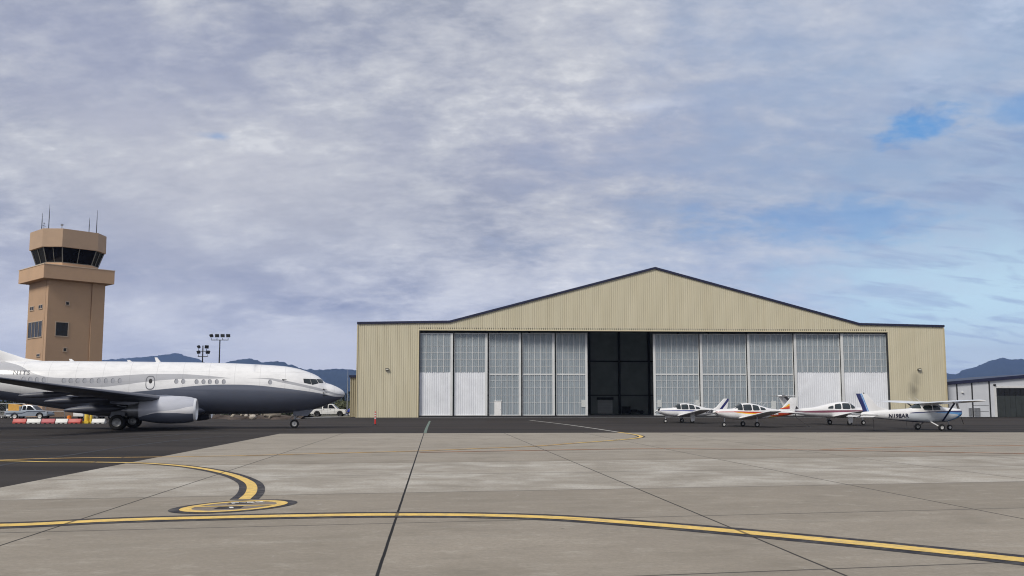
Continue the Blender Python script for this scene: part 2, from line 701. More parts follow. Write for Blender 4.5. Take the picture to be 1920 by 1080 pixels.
mb = MB()
wing(mb, [(4.7, 21.2, 9.8, 0, .02), (5.12, 22.4, 8.6, 0, .025), (5.35, 24.0, 7.1, 0, .04), (6.0, 25.9, 5.4, 0, .07), (6.9, 27.1, 4.5, 0, .09), (12.4, 31.4, 2.2, 0, .09)], axis='z', camber=0)
mb.build('vertical_fin', M_JETW, jet, smooth=40)

# engines
M_NAC = livery('nacelle_paint', srgb(186, 189, 199), [((.8, .8, .82), [(None, [(10.5, 1.75), (11.2, 1.72), (12.2, 1.5), (13.6, 1.34), (14.3, 1.1), (15.0, .7)])]),
                                                      (C_DARK, [(None, [(10.5, 1.22), (11.3, 1.22), (12.3, 1.27), (13.3, 1.27), (14.2, 1.12), (14.8, .92), (15.4, .6)])])], 34, 8, .2, .5)
M_FAN = pm('fan_titanium', (.10, .105, .115), .35, .6, var=.2, scale=3)
for sd in (-1, 1):
    ey, ez, s0 = sd * 4.83, 1.46, 10.85
    sq = lambda t: .93 if math.sin(t) < 0 else 1.0
    mb = MB()
    mb.lathe((-s0, ey, ez), (-1, 0, 0), [(.14, .86), (.4, .945), (.9, 1.01), (1.7, 1.045), (2.5, 1.02), (3.1, .95), (3.6, .85), (3.9, .78), (3.89, .74), (3.3, .7)], 48, cap0=False, squash=sq)
    e = mb.build('engine_nacelle', M_NAC, jet, smooth=50)
    mb = MB()
    mb.lathe((-s0, ey, ez), (-1, 0, 0), [(.3, .70), (.12, .72), (.03, .755), (0, .79), (.03, .825), (.16, .872)], 48, cap0=False, cap1=False, squash=sq)
    mb.build('inlet_lip', M_CHROME, e, smooth=60)
    mb = MB()
    mb.lathe((-s0, ey, ez), (-1, 0, 0), [(.3, .72), (.9, .76), (1.0, .76), (1.0, .05)], 48, cap0=False, cap1=False, squash=sq)
    mb.build('inlet_duct', M_BLACK, e, smooth=40)
    mb = MB()
    for k in range(24):
        a = 2 * math.pi * k / 24
        u = Vector((0, math.cos(a), math.sin(a)))
        t = Vector((0, -math.sin(a), math.cos(a)))
        c = Vector((-s0 - .9, ey, ez))
        p = [c + u * .2 - t * .03 + Vector((.05, 0, 0)), c + u * .2 + t * .03, c + u * .72 + t * .09 + Vector((-.06, 0, 0)), c + u * .72 - t * .04 + Vector((.06, 0, 0))]
        mb.quad(*p)
    mb.build('fan_blades', M_FAN, e, fix=False)
    mb = MB()
    mb.lathe((-s0 - .5, ey, ez), (-1, 0, 0), [(0, .01), (.15, .1), (.4, .22), (.42, .22)], 24)
    mb.build('fan_spinner', M_FAN, e, smooth=40)
    mb = MB()
    mb.lathe((-s0, ey, ez), (-1, 0, 0), [(3.3, .6), (4.0, .55), (4.7, .4), (4.68, .36), (4.2, .3)], 32, cap0=False, cap1=True)
    mb.lathe((-s0, ey, ez), (-1, 0, 0), [(4.2, .26), (4.7, .22), (5.2, .02)], 20)
    mb.build('exhaust_nozzle', M_STEEL, e, smooth=50)
    mb = MB()
    rr = []
    for s, zl, zh, w in ((12.2, 2.3, 2.46, .05), (13.0, 2.2, 2.58, .16), (14.2, 2.0, 2.5, .2), (15.6, 1.85, 2.35, .18), (16.8, 1.95, 2.2, .05)):
        rr.append([(-s, ey - w, zl), (-s, ey + w, zl), (-s, ey + w, zh - .06), (-s, ey + w * .3, zh), (-s, ey - w * .3, zh), (-s, ey - w, zh - .06)])
    mb.rings(rr)
    mb.build('pylon', M_JETD, e, smooth=40)

# landing gear
for sd in (-1, 1):
    mb = MB()
    mb.tube((-16.6, sd * 2.86, .55), (-16.6, sd * 2.75, 2.1), .13, .15, 14)
    mb.tube((-16.6, sd * 2.36, .565), (-16.6, sd * 3.36, .565), .09, .09, 10)
    mb.tube((-16.5, sd * 2.8, 1.0), (-16.0, sd * 1.2, 1.6), .07, .07, 8)
    mb.tube((-16.75, sd * 2.86, .65), (-17.15, sd * 2.86, 1.0), .04, .04, 8)
    mb.tube((-17.15, sd * 2.86, 1.0), (-16.75, sd * 2.83, 1.35), .04, .04, 8)
    g = mb.build('main_gear', M_STEEL, jet, smooth=40)
    mb = MB()
    mb.prism([(-17.1, 1.0), (-16.1, 1.0), (-16.0, 1.75), (-17.0, 1.8)], sd * 3.14, sd * 3.19)
    mb.build('gear_door', M_JETD, g, bevel=.01)
    for dy in (-.43, .43):
        t, r = MB(), MB()
        wheel(t, r, (-16.6, sd * 2.86 + dy, .565), .565, .4, rim=.55)
        wt = t.build('tyre', M_TYRE, g, smooth=40)
        r.build('rim', M_RIMGREY, g, smooth=40)
mb = MB()
mb.tube((-4.0, 0, .345), (-3.95, 0, 1.5), .085, .1, 12)
mb.tube((-4.0, -.28, .345), (-4.0, .28, .345), .06, .06, 10)
mb.tube((-3.95, 0, .75), (-3.2, 0, 1.4), .045, .045, 8)
mb.tube((-4.15, 0, .45), (-4.35, 0, .7), .03, .03, 8)
mb.tube((-4.35, 0, .7), (-4.1, 0, .95), .03, .03, 8)
mb.box(-3.9, -3.6, -.3, .3, .74, .79)
g = mb.build('nose_gear', M_STEEL, jet, smooth=40)
for dy in (-.2, .2):
    t, r = MB(), MB()
    wheel(t, r, (-4.0, dy, .345), .345, .2, rim=.56)
    t.build('tyre', M_TYRE, g, smooth=40)
    r.build('rim', M_RIM, g, smooth=40)
for sd in (-1, 1):
    mb = MB()
    mb.prism([(-4.1, 1.0), (-3.0, .95), (-2.5, 1.5), (-4.1, 1.35)], sd * .5, sd * .53)
    mb.build('gear_door', M_JETD, g, bevel=.008)

# blade aerials on the crown, air data probes on the nose
for px, h in ((128, .24), (240, .2), (293, .42)):
    s = jsz(px, 680)[0]
    mb = MB()
    wing(mb, [(5.06, s - .1, .4, 0, .1), (5.1 + h, s + .25, .2, 0, .1)], axis='z', camber=0)
    mb.build('blade_aerial', M_JETW, jet, smooth=40)
for px, py in ((606.5, 729.5), (606.5, 736.5), (606.5, 741), (530, 711.5)):
    mb = MB()
    s, z = jsz(px, py)
    p = jb.pt(s, z, -1)
    mb.tube(p, p + Vector((0, -.1, 0)), .05, .04, 8)
    mb.tube(p + Vector((0, -.1, 0)), p + Vector((.3, -.12, 0)), .03, .015, 8)
    mb.build('air_data_probe', M_BLACK, jet, smooth=40)


# ================================================================== LIGHT AIRCRAFT
M_PROP = pm('propeller_black', (.02, .02, .022), .45, var=.2, scale=6)
M_SPIN = pm('spinner_white', (.75, .75, .74), .3, var=.06, scale=5, coat=.3)
M_TIE = pm('tie_down_rope', (.03, .03, .035), .8, var=.2, scale=20)


def propeller(root, z, r, ang, s=.12):
    mb = MB()
    for k in (0, 1):
        a = ang + k * math.pi
        u = Vector((0, math.cos(a), math.sin(a)))
        t = Vector((0, -math.sin(a), math.cos(a)))
        ring = []
        c = Vector((-s - .06, 0, z))
        for q, w, tw in ((.08, .05, .9), (.3, .085, .7), (.65, .08, .45), (.92, .055, .3), (1.0, .02, .25)):
            d = t * math.cos(tw) + Vector((1, 0, 0)) * math.sin(tw)
            nn = d.cross(u).normalized()
            o = c + u * r * q
            ring.append([o + d * w + nn * .0, o + nn * .014, o - d * w, o - nn * .014])
        mb.rings(ring)
    p = mb.build('propeller', M_PROP, root, smooth=40)
    mb = MB()
    mb.lathe((0, 0, z), (-1, 0, 0), [(0, .012), (.05, .07), (.14, .12), (.26, .15), (.28, .15)], 20)
    mb.build('spinner', M_SPIN, p, smooth=40)
    return p


def small_gear(root, name, top, hub, r, w, rod, mat, rim=None):
    mb = MB()
    mb.tube(top, Vector(hub) + Vector((0, 0, .0)), rod, rod * .8, 10)
    g = mb.build(name, mat, root, smooth=40)
    t, rr = MB(), MB()
    wheel(t, rr, hub, r, w, rim=.5)
    t.build('tyre', M_TYRE, g, smooth=40)
    rr.build('rim', rim or M_RIM, g, smooth=40)
    return g


def side_window(body, pts, root, mat=None, name='window'):
    for side in (-1, 1):
        mb = MB()
        o = chaikin(dense(pts, 2), 1, .25)
        body.patch(mb, o, side, .004, 2, 1, .86, 1.08)
        body.patch(mb, o, side, .008, 4, 0, 0, .92)
        mb.build(name, [mat or M_GLASS2, M_DARK], root, smooth=40)


def aerial(root, s, z, L=.55, lean=.6, n=1):
    for k in range(n):
        mb = MB()
        mb.tube((-s - k * .45, 0, z - k * .05), (-s - k * .45 - L * lean, 0, z + L * .75 - k * .05), .012, .006, 6)
        mb.build('aerial', M_WHITE, root)


# ---- high-wing single, nose to the right
CES_RZ = R(12.5)
CG = G(1781, 806.4)
ces = empty('high_wing_aeroplane', (CG.x, CG.y, 0), CES_RZ, 'white high wing light aeroplane with navy tail and blue stripes lettered N198AR', 'light aircraft', 'light aircraft parked on the apron')
ces_off = 1.02          # nose wheel sits this far behind the spinner tip
CH = Vector((math.cos(CES_RZ), math.sin(CES_RZ), 0))
ces.location = Vector((CG.x, CG.y, 0)) + CH * ces_off * 1.05
ces.scale = (1.06, 1, 1)
cb = Body([(.2, 1.08, 1.48, .3, 2.2), (.3, .98, 1.53, .42, 2.3), (.6, .82, 1.58, .5, 2.5), (1.2, .64, 1.62, .55, 2.6), (1.6, .58, 1.66, .57, 2.7), (1.95, .56, 1.84, .58, 2.8), (2.2, .55, 1.95, .58, 3),
           (3.3, .56, 1.95, .56, 3), (3.7, .59, 1.8, .52, 2.7), (4.1, .62, 1.58, .45, 2.5), (5.2, .73, 1.5, .33, 2.3), (6.6, .87, 1.4, .2, 2.2), (7.6, .98, 1.32, .08, 2), (7.75, 1.05, 1.25, .03, 2)], .5)
NVY = srgb(22, 34, 92)
SKY = srgb(88, 150, 205)
M_CES = livery('aeroplane_paint_navy', (.8, .8, .8), [
    (srgb(196, 203, 210), [(None, [(0, 1.28), (1.5, 1.3), (3, 1.27), (4.3, 1.2), (5, .2), (8.2, 0)])]),
    (SKY, [([(0, 1.0), (.5, 1.0), (.7, 1.12), (1.2, 1.18), (2.2, 1.25), (3, 1.33), (8.2, 1.4)], [(0, 1.36), (1.2, 1.36), (2.0, 1.33), (2.6, 1.3), (3, 1.25), (8.2, 1)]),
           (None, [(0, 1.3), (.45, 1.2), (.75, .98), (1.1, .8), (1.5, .68), (2.0, .55), (8.2, .2)])]),
    (NVY, [([(0, 1.27), (.7, 1.27), (1.4, 1.31), (2.4, 1.3), (4.3, 1.22), (4.45, 1.3), (8.2, 1.6)], [(0, 1.42), (.8, 1.4), (2, 1.385), (3.2, 1.33), (4.3, 1.26), (4.45, 1.22), (8.2, 1.0)]),
           (None, [(0, 1.3), (.35, 1.16), (.62, .93), (1.0, .76), (1.4, .65), (2.2, .6), (5, .75), (6.6, .9), (8.2, 1.0)])])], 8.4, 4, .3, .4)
cb.build('fuselage', M_CES, ces, .2, 40)
mb = MB()
cb.wrap(mb, 1.62, 2.16, lambda s: 1.64 + (s - 1.62) * .06, .006)
mb.build('windshield', M_GLASS2, ces, smooth=50)
mb = MB()
cb.wrap(mb, 3.52, 4.02, lambda s: 1.56, .006)
mb.build('rear_window', M_GLASS2, ces, smooth=50)
side_window(cb, [(2.1, 1.46), (2.1, 1.62), (2.26, 1.76), (2.62, 1.78), (2.62, 1.44)], ces)
side_window(cb, [(2.72, 1.45), (2.72, 1.78), (3.22, 1.78), (3.38, 1.64), (3.32, 1.48)], ces)
for sd in (-1, 1):
    mb = MB()
    wing(mb, [(sd * .05, 2.0, 1.63, 1.9, .125), (sd * 2.6, 2.0, 1.63, 2.0, .125), (sd * 5.2, 2.2, 1.16, 2.09, .11), (sd * 5.45, 2.34, .85, 2.1, .08)], camber=.02)
    w = mb.build('wing', M_WHITE, ces, smooth=40)
    mb = MB()
    rr = []
    for q in (0, 1):
        a, b_ = Vector((-1.95, sd * .56, .66)), Vector((-2.45, sd * 2.55, 1.93))
        c = a.lerp(b_, q)
        rr.append([c + Vector((math.cos(t) * .085, math.sin(t) * .02, math.sin(t) * .02)) for t in [2 * math.pi * k / 10 for k in range(10)]])
    mb.rings(rr)
    mb.build('wing_strut', pm('strut_blue', srgb(40, 50, 88), .4, var=.1) if sd < 0 else bpy.data.materials['strut_blue'], ces, smooth=40)
    mb = MB()
    wing(mb, [(sd * .08, 6.85, .95, 1.15, .09), (sd * 1.68, 7.0, .72, 1.15, .08), (sd * 1.74, 7.15, .5, 1.15, .06)], camber=0)
    tp = mb.build('tailplane', M_WHITE, ces, smooth=40)
    mb = MB()
    mb.rings([[(-7.42, sd * .15, 1.19), (-7.42, sd * 1.66, 1.19), (-7.42, sd * 1.66, 1.13), (-7.42, sd * .15, 1.13)], [(-7.98, sd * .22, .985), (-7.9, sd * 1.6, .99), (-7.9, sd * 1.6, .97), (-7.98, sd * .22, .965)]])
    mb.build('elevator', M_WHITE, tp, smooth=30)
# the fin's bands run along its sweep: their own sheared coordinates
def fin_paint(name, base, bands, lean, s_ref, z_ref):
    m, t, b = new_mat(name)
    tc = t.node('ShaderNodeTexCoord').outputs['Object']
    x, y, z = t.sep(tc)
    q = t.math('SUBTRACT', t.math('SUBTRACT', t.math('MULTIPLY', x, -1), s_ref), t.math('MULTIPLY', t.math('SUBTRACT', z, z_ref), lean))
    c = base
    for col, a, b_ in bands:
        c = t.mix(t.math('MULTIPLY', t.math('GREATER_THAN', q, a), t.math('LESS_THAN', q, b_)), c, col)
    n = t.noise(tc, 2.2, 5, .6)
    c = t.mix(t.math('MULTIPLY', t.mrange(n, .5, .8), .15), c, (.2, .2, .2))
    t.put(b.inputs['Base Color'], c)
    b.inputs['Roughness'].default_value = .3
    b.inputs['Coat Weight'].default_value = .4
    return m


M_CFIN = fin_paint('fin_paint_navy', (.78, .78, .78), [(SKY, -.06, .02), (srgb(40, 96, 170), .04, .14), (NVY, .1, 3)], .39, 7.16, 1.2)
mb = MB()
wing(mb, [(1.2, 5.0, 2.6, 0, .02), (1.5, 5.75, 1.9, 0, .04), (1.72, 6.45, 1.27, 0, .07), (2.05, 6.75, 1.12, 0, .08), (2.56, 7.22, .86, 0, .08), (2.62, 7.36, .72, 0, .05)], axis='z', camber=0)
mb.build('vertical_fin', M_CFIN, ces, smooth=40)
propeller(ces, 1.3, .95, R(68))
g = small_gear(ces, 'nose_gear', (-1.15, 0, .75), (-ces_off, 0, .2), .2, .14, .04, M_STEEL)
for sd in (-1, 1):
    mb = MB()
    rr = []
    for q in (0, .5, 1):
        c = Vector((-2.72, sd * .35, .62)).lerp(Vector((-2.62, sd * 1.22, .26)), q)
        rr.append([c + Vector((math.cos(t) * .07, 0, math.sin(t) * .03)) for t in [2 * math.pi * k / 8 for k in range(8)]])
    mb.rings(rr)
    g = mb.build('main_gear', M_WHITE, ces, smooth=40)
    t, r = MB(), MB()
    wheel(t, r, (-2.6, sd * 1.3, .235), .235, .17)
    t.build('tyre', M_TYRE, g, smooth=40)
    r.build('rim', M_RIM, g, smooth=40)
M_REGN = pm('registration_navy', srgb(22, 26, 52), .4, var=.08)
skin_text(cb, 'N198AR', 5.86, .9, .385, -1, M_REGN, ces, .016, 0, .012, .98, .02)
aerial(ces, 3.1, 1.98, .5, 1.1, 2)
mb = MB()
mb.lathe((-7.5, 0, 2.6), (0, 0, 1), [(0, .04), (.05, .045), (.09, .03), (.1, .005)], 10)
mb.build('beacon', M_BLACK, ces, smooth=40)


# ---- low-wing singles
def low_wing(name, loc, rz, label, livery_mat, fin_mat, gear='fixed', tail='low', L=7.2, wing_mat=None, prop_ang=.3, long=False):
    root = empty(name, loc, rz, label, 'light aircraft', 'light aircraft parked on the apron')
    k = L / 7.2
    st = [(.22, 1.05, 1.38, .3, 2.2), (.32, .95, 1.42, .42, 2.3), (.6, .84, 1.45, .5, 2.5), (1.2, .68, 1.48, .55, 2.6), (1.75, .62, 1.52, .58, 2.6), (2.1, .6, 1.74, .59, 2.6), (2.45, .59, 1.92, .59, 2.6),
          (3.0, .59, 1.96, .58, 2.6), (3.6, .6, 1.88, .53, 2.5), (4.3, .66, 1.68, .44, 2.4), (5.0, .74, 1.5, .33, 2.3), (6.0, .88, 1.38, .2, 2.2), (6.9, 1.02, 1.28, .08, 2), (7.0, 1.08, 1.2, .03, 2)]
    b = Body([(s if s < 3 else 3 + (s - 3) * (L - 3) / 4.2, *r) for s, *r in st], .5)
    b.build('fuselage', livery_mat, root, .2, 40)
    mb = MB()
    b.wrap(mb, 1.82, 2.38, lambda s: 1.5 + (s - 1.82) * .05, .006)
    mb.build('windshield', M_GLASS2, root, smooth=50)
    side_window(b, [(1.95, 1.42), (2.28, 1.8), (2.38, 1.82), (2.38, 1.38)], root)
    side_window(b, [(2.48, 1.36), (2.46, 1.81), (3.12, 1.83), (3.16, 1.36)], root)
    side_window(b, [(3.3, 1.36), (3.28, 1.8), (3.78, 1.73), (3.86, 1.37)], root)
    side_window(b, [(4.0, 1.38), (3.96, 1.64), (4.36, 1.54), (4.44, 1.39)], root)
    for sd in (-1, 1):
        mb = MB()
        wing(mb, [(sd * .4, 2.0, 2.1, .72, .12), (sd * .62, 2.2, 1.75, .745, .13), (sd * 2.7, 2.42, 1.56, 1.0, .13), (sd * 5.1, 2.66, 1.08, 1.3, .11), (sd * 5.3, 2.8, .75, 1.33, .08)], camber=.02)
        mb.build('wing', wing_mat or M_WHITE, root, smooth=40)
        mb = MB()
        if tail == 'low':
            wing(mb, [(sd * .05, L - .78, .76, 1.17, .1), (sd * 1.95, L - .76, .7, 1.17, .09), (sd * 2.0, L - .7, .5, 1.17, .06)], camber=0)
        else:
            wing(mb, [(sd * .02, L - .55, .85, 2.42, .1), (sd * 1.65, L - .5, .68, 2.42, .09), (sd * 1.7, L - .42, .45, 2.42, .06)], camber=0)
        mb.build('tailplane', M_WHITE, root, smooth=40)
    mb = MB()
    if tail == 'low':
        wing(mb, [(1.2, L - 2.0, 1.85, 0, .04), (1.38, L - 1.62, 1.5, 0, .06), (1.55, L - 1.25, 1.2, 0, .07), (2.35, L - .5, .6, 0, .08), (2.42, L - .42, .48, 0, .05)], axis='z', camber=0)
    else:
        wing(mb, [(1.2, L - 1.9, 1.6, 0, .04), (1.4, L - 1.6, 1.38, 0, .06), (2.38, L - .55, .8, 0, .08), (2.52, L - .48, .78, 0, .06)], axis='z', camber=0)
    mb.build('vertical_fin', fin_mat, root, smooth=40)
    propeller(root, 1.2, .93, prop_ang, .1)
    small_gear(root, 'nose_gear', (-1.05, 0, .8), (-.95, 0, .2), .2, .14, .045, M_STEEL if gear == 'fixed' else M_WHITE)
    for sd in (-1, 1):
        g = small_gear(root, 'main_gear', (-3.2, sd * 1.5, .8), (-3.18, sd * 1.55, .215), .215, .16, .05, M_STEEL)
        if gear != 'fixed':
            mb = MB()
            mb.prism([(-3.36, .22), (-3.0, .22), (-2.95, .85), (-3.45, .85)], sd * 1.72, sd * 1.74)
            mb.build('gear_door', M_WHITE, g, bevel=.006)
    if gear != 'fixed':
        mb = MB()
        mb.prism([(-1.75, .56), (-1.05, .62), (-1.0, .68), (-1.75, .66)], -.13, .13)
        mb.build('gear_door', M_WHITE, root, bevel=.01)
    aerial(root, 3.9, 1.78, .5, .8, 2)
    aerial(root, 5.0, 1.5, .3, .8, 1)
    return root, b


RED, ORA, YEL = srgb(176, 30, 24), srgb(214, 82, 30), srgb(236, 186, 40)
MAR = srgb(126, 62, 84)
BLU = srgb(62, 74, 140)


def park(px, py, rz, nose=.95):
    g = G(px, py)
    return Vector((g.x, g.y, 0)) + Vector((math.cos(rz), math.sin(rz), 0)) * nose


LV1 = livery('aeroplane_paint_blue', (.8, .8, .8), [(BLU, [([(0, 1.28), (2.5, 1.27), (4, 1.22), (4.6, 1.3), (8, 1.4)], [(0, 1.32), (1, 1.34), (2.5, 1.36), (4.2, 1.3), (4.8, 1.2), (8, 1)])])], 9, 4, .3, .4, 0, .09)
FN1 = fin_paint('fin_paint_blue', (.78, .78, .78), [(srgb(24, 30, 96), .1, .42)], .82, 6.6, 1.5)
p1, b1 = low_wing('low_wing_aeroplane', park(1247.6, 793, R(188)), R(188), 'white low wing aeroplane with thin blue stripe and blue tail flash nearest the open doorway', LV1, FN1, 'retract', 'low', 7.5, prop_ang=.25)
skin_text(b1, '5006', 5.0, 1.0, .36, 1, M_REGN, p1, .014, .15, .012)

LV2 = livery('aeroplane_paint_orange', (.8, .8, .8), [
    (YEL, [([(0, 1.5), (1.5, 1.3), (2.6, 1.16), (3.4, 1.12), (4, 1.2), (8, 1.5)], [(0, 1.3), (1.6, 1.32), (3.6, 1.27), (4.2, 1.22), (4.5, 1.1), (8, 1)]),
           ([(4.0, 1.2), (4.6, .76), (5.2, .7), (8, .8)], [(0, .3), (4.2, .5), (4.6, .8), (5.4, 1.02), (6.2, 1.1), (8, 1.15)])]),
    (ORA, [([(0, 1.6), (1.5, 1.37), (2.6, 1.24), (3.6, 1.2), (4, 1.3), (8, 1.5)], [(0, 1.3), (1.6, 1.36), (3.6, 1.29), (4.2, 1.22), (4.5, 1.1), (8, 1)]),
           ([(4.0, 1.4), (4.7, 1.02), (5.4, .94), (6.2, .7), (8, .6)], [(0, .3), (4.2, .8), (4.7, 1.26), (5.4, 1.22), (6.3, 1.16), (8, 1.12)])]),
    (RED, [([(0, 1.28), (1.2, 1.28), (2.6, 1.27), (4, 1.24), (5.5, 1.17), (8, 1.1)], [(0, 1.33), (1.2, 1.345), (2.6, 1.34), (4, 1.31), (5.5, 1.24), (6.8, 1.17), (8, 1.0)])])], 9, 4, .3, .4, 0, .08)
FN2 = livery('fin_paint_orange', (.78, .78, .78), [
    (YEL, [([(5, 1.45), (6.2, 1.52), (6.68, 1.66), (6.72, 3.9), (7.4, 3.9)], [(5, 1.3), (6.1, 1.58), (6.7, 1.92), (7.4, 2.1)])]),
    (ORA, [([(5, 1.45), (6.2, 1.5), (6.68, 1.56), (6.72, 3.9), (7.4, 3.9)], [(5, 1.3), (6.1, 1.56), (6.7, 1.74), (7.4, 1.88)])]),
    (RED, [([(5, 1.44), (6.68, 1.48), (6.72, 3.9), (7.4, 3.9)], [(5, 1.3), (6.0, 1.5), (6.7, 1.58), (7.4, 1.62)])])], 9, 4, .3, .4)
p2, b2 = low_wing('low_wing_aeroplane', park(1357.5, 800.3, R(187)), R(187), 'white low wing aeroplane with red, orange and yellow stripes and an orange rear fuselage', LV2, FN2, 'fixed', 'low', 7.25, prop_ang=-.2)
M_REGW = pm('registration_white', (.8, .8, .8), .4, var=.05)
skin_text(b2, '360M', 4.75, .98, .34, 1, M_REGW, p2, .012, .1, .012)

LV3 = livery('aeroplane_paint_maroon', (.8, .8, .8), [(MAR, [([(0, 1.3), (3, 1.17), (5, 1.12), (8, 1.16), (9, 1.1)], [(0, 1.33), (3, 1.33), (5, 1.31), (7, 1.24), (9, 1.2)])])], 9, 4, .3, .4, 0, .08)
FN3 = fin_paint('fin_paint_maroon', (.78, .78, .78), [(srgb(44, 26, 36), .2, .34), (srgb(60, 26, 38), .4, .54), (srgb(30, 24, 30), .6, .95)], 1.05, 6.3, 1.4)
p3, b3 = low_wing('low_wing_aeroplane', park(1619, 796.6, R(11), 1.0), R(11), 'white low wing T tail aeroplane with a maroon side stripe and dark striped fin', LV3, FN3, 'retract', 'high', 8.45, prop_ang=1.25)

p3.scale = (1.06, 1.06, 1.06)
# tie-down ropes from wings and tails to ground anchors
for a, b_, lab in ((ces.matrix_basis @ Vector((-6.95, -.1, 1.0)), None, 'thin dark tie down rope hanging from the tail of the high wing aeroplane'),
                   (ces.matrix_basis @ Vector((-2.6, 2.6, 1.92)), None, 'thin dark tie down rope below the far wing of the high wing aeroplane'),
                   (ces.matrix_basis @ Vector((-4.0, -.2, .65)), None, 'thin dark tie down rope under the rear fuselage of the high wing aeroplane'),
                   (p2.matrix_basis @ Vector((-6.9, 0, 1.05)), p2.matrix_basis @ Vector((-8.2, .3, .02)), 'thin dark tie down rope slanting from the tail of the orange striped aeroplane')):
    mb = MB()
    e = b_ if b_ is not None else Vector((a.x + .05, a.y, .02))
    mid = a.lerp(e, .5) + Vector((0, 0, -.06))
    mb.path([a, mid, e], .012, 6)
    mb.lathe(e - Vector((0, 0, .02)), (0, 0, 1), [(0, .06), (.03, .06), (.04, .02)], 10)
    tag(mb.build('tie_down_rope', M_TIE, None, smooth=40), lab, 'rope', 'tie down ropes')

# ================================================================== HANGAR
HL = P(668, 783, 126.0)
HR_ = P(1777, 782, 130.5)
HL.z = HR_.z = 0
HX = (HR_ - HL).normalized()
HW = (HR_ - HL).length
HN = Vector((HX.y, -HX.x, 0))            # outward (towards the apron)
HRZ = math.atan2(HX.y, HX.x)
hangar = empty('hangar', HL, HRZ, 'huge tan ribbed metal hangar with white sliding doors open in the middle', 'hangar')


def hl(px, py, y=0.0):
    p = RP(px, py, HL - HN * y, HN)
    return (p - HL).dot(HX), p.z


prof = [(0.0, hl(668, 604)[1])] + [hl(*q) for q in ((843, 601.5), (1228, 501), (1611, 606))] + [(HW, hl(1769, 610)[1])]


def prof_z(x):
    for a, b in zip(prof[:-1], prof[1:]):
        if x <= b[0]:
            return a[1] + (b[1] - a[1]) * (x - a[0]) / (b[0] - a[0])
    return prof[-1][1]


M_TAN, t_, b_ = new_mat('tan_ribbed_steel')
tc = t_.node('ShaderNodeTexCoord').outputs['Object']
n1 = t_.noise(t_.mapping(tc, scale=(.35, .35, .08)), 1.0, 6, .6)
n2 = t_.noise(t_.mapping(tc, scale=(3.2, .1, .02)), 1.0, 2, .5)
x_, y_, z_ = t_.sep(tc)
c = t_.mix(t_.mrange(n1, .3, .7), srgb(194, 187, 162), srgb(206, 199, 175))
c = t_.mix(t_.math('MULTIPLY', t_.mrange(n2, .35, .65), .3), c, srgb(186, 175, 146))
gx = t_.math('MODULO', x_, .3048 * 3)
c = t_.mix(t_.math('MULTIPLY', t_.math('LESS_THAN', gx, .035), .5), c, srgb(120, 108, 80))
# soot blown on the wall right of the doors
sx, sz = hl(1713, 733)
sxu, szu = hl(1717, 715)
dxy = t_.vmath('DISTANCE', t_.mapping(tc, scale=(1, 0, .62)), (sx, 0, sz * .62))
dxy2 = t_.vmath('DISTANCE', t_.mapping(tc, scale=(1, 0, .6)), (sxu, 0, szu * .6))
nn = t_.noise(tc, 1.1, 5, .65)
soot = t_.math('MAXIMUM', t_.math('MULTIPLY', t_.mrange(t_.math('ADD', dxy, t_.math('MULTIPLY', nn, .9)), 1.7, .3, smooth=True), .6),
               t_.math('MULTIPLY', t_.mrange(t_.math('ADD', dxy2, t_.math('MULTIPLY', nn, .9)), 1.6, .3, smooth=True), .35))
c = t_.mix(soot, c, (.05, .045, .035))
t_.put(b_.inputs['Base Color'], c)
b_.inputs['Roughness'].default_value = .45

M_DOORW = pm('door_white_steel', (.78, .80, .84), .4, var=.06, scale=.5, dirt=.2)
M_STILE = pm('door_stile_white', (.66, .67, .67), .4, var=.06, scale=.6, dirt=.15)
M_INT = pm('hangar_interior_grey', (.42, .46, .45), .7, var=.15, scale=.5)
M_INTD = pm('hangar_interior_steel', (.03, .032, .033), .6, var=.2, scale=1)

# translucent corrugated glazing of the doors
M_GLZ, t_, b_ = new_mat('door_glazing_fibreglass')
tc = t_.node('ShaderNodeTexCoord').outputs['Object']
n1 = t_.noise(t_.mapping(tc, scale=(1.2, 1, .25)), 1.0, 5, .6)
x_, y_, z_ = t_.sep(tc)
n3 = t_.noise(t_.mapping(tc, scale=(11, .1, .05)), 1.0, 2, .5)
c = t_.mix(t_.mrange(n1, .3, .7), (.52, .60, .66), (.63, .71, .77))
c = t_.mix(t_.math('MULTIPLY', t_.mrange(n3, .4, .65), .22), c, (.76, .83, .88))
t_.put(b_.inputs['Base Color'], c)
b_.inputs['Roughness'].default_value = .3
tl = t_.node('ShaderNodeBsdfTranslucent')
t_.put(tl.inputs['Color'], c)
ms = t_.node('ShaderNodeMixShader')
ms.inputs[0].default_value = .5
t_.l.new(b_.outputs[0], ms.inputs[1])
t_.l.new(tl.outputs[0], ms.inputs[2])
t_.l.new(ms.outputs[0], t_.n['Material Output'].inputs['Surface'])

ox0, oz = hl(786, 618.5)
ox1 = hl(1664, 622)[0]
oz = (oz + hl(1664, 623)[1]) / 2 + .02


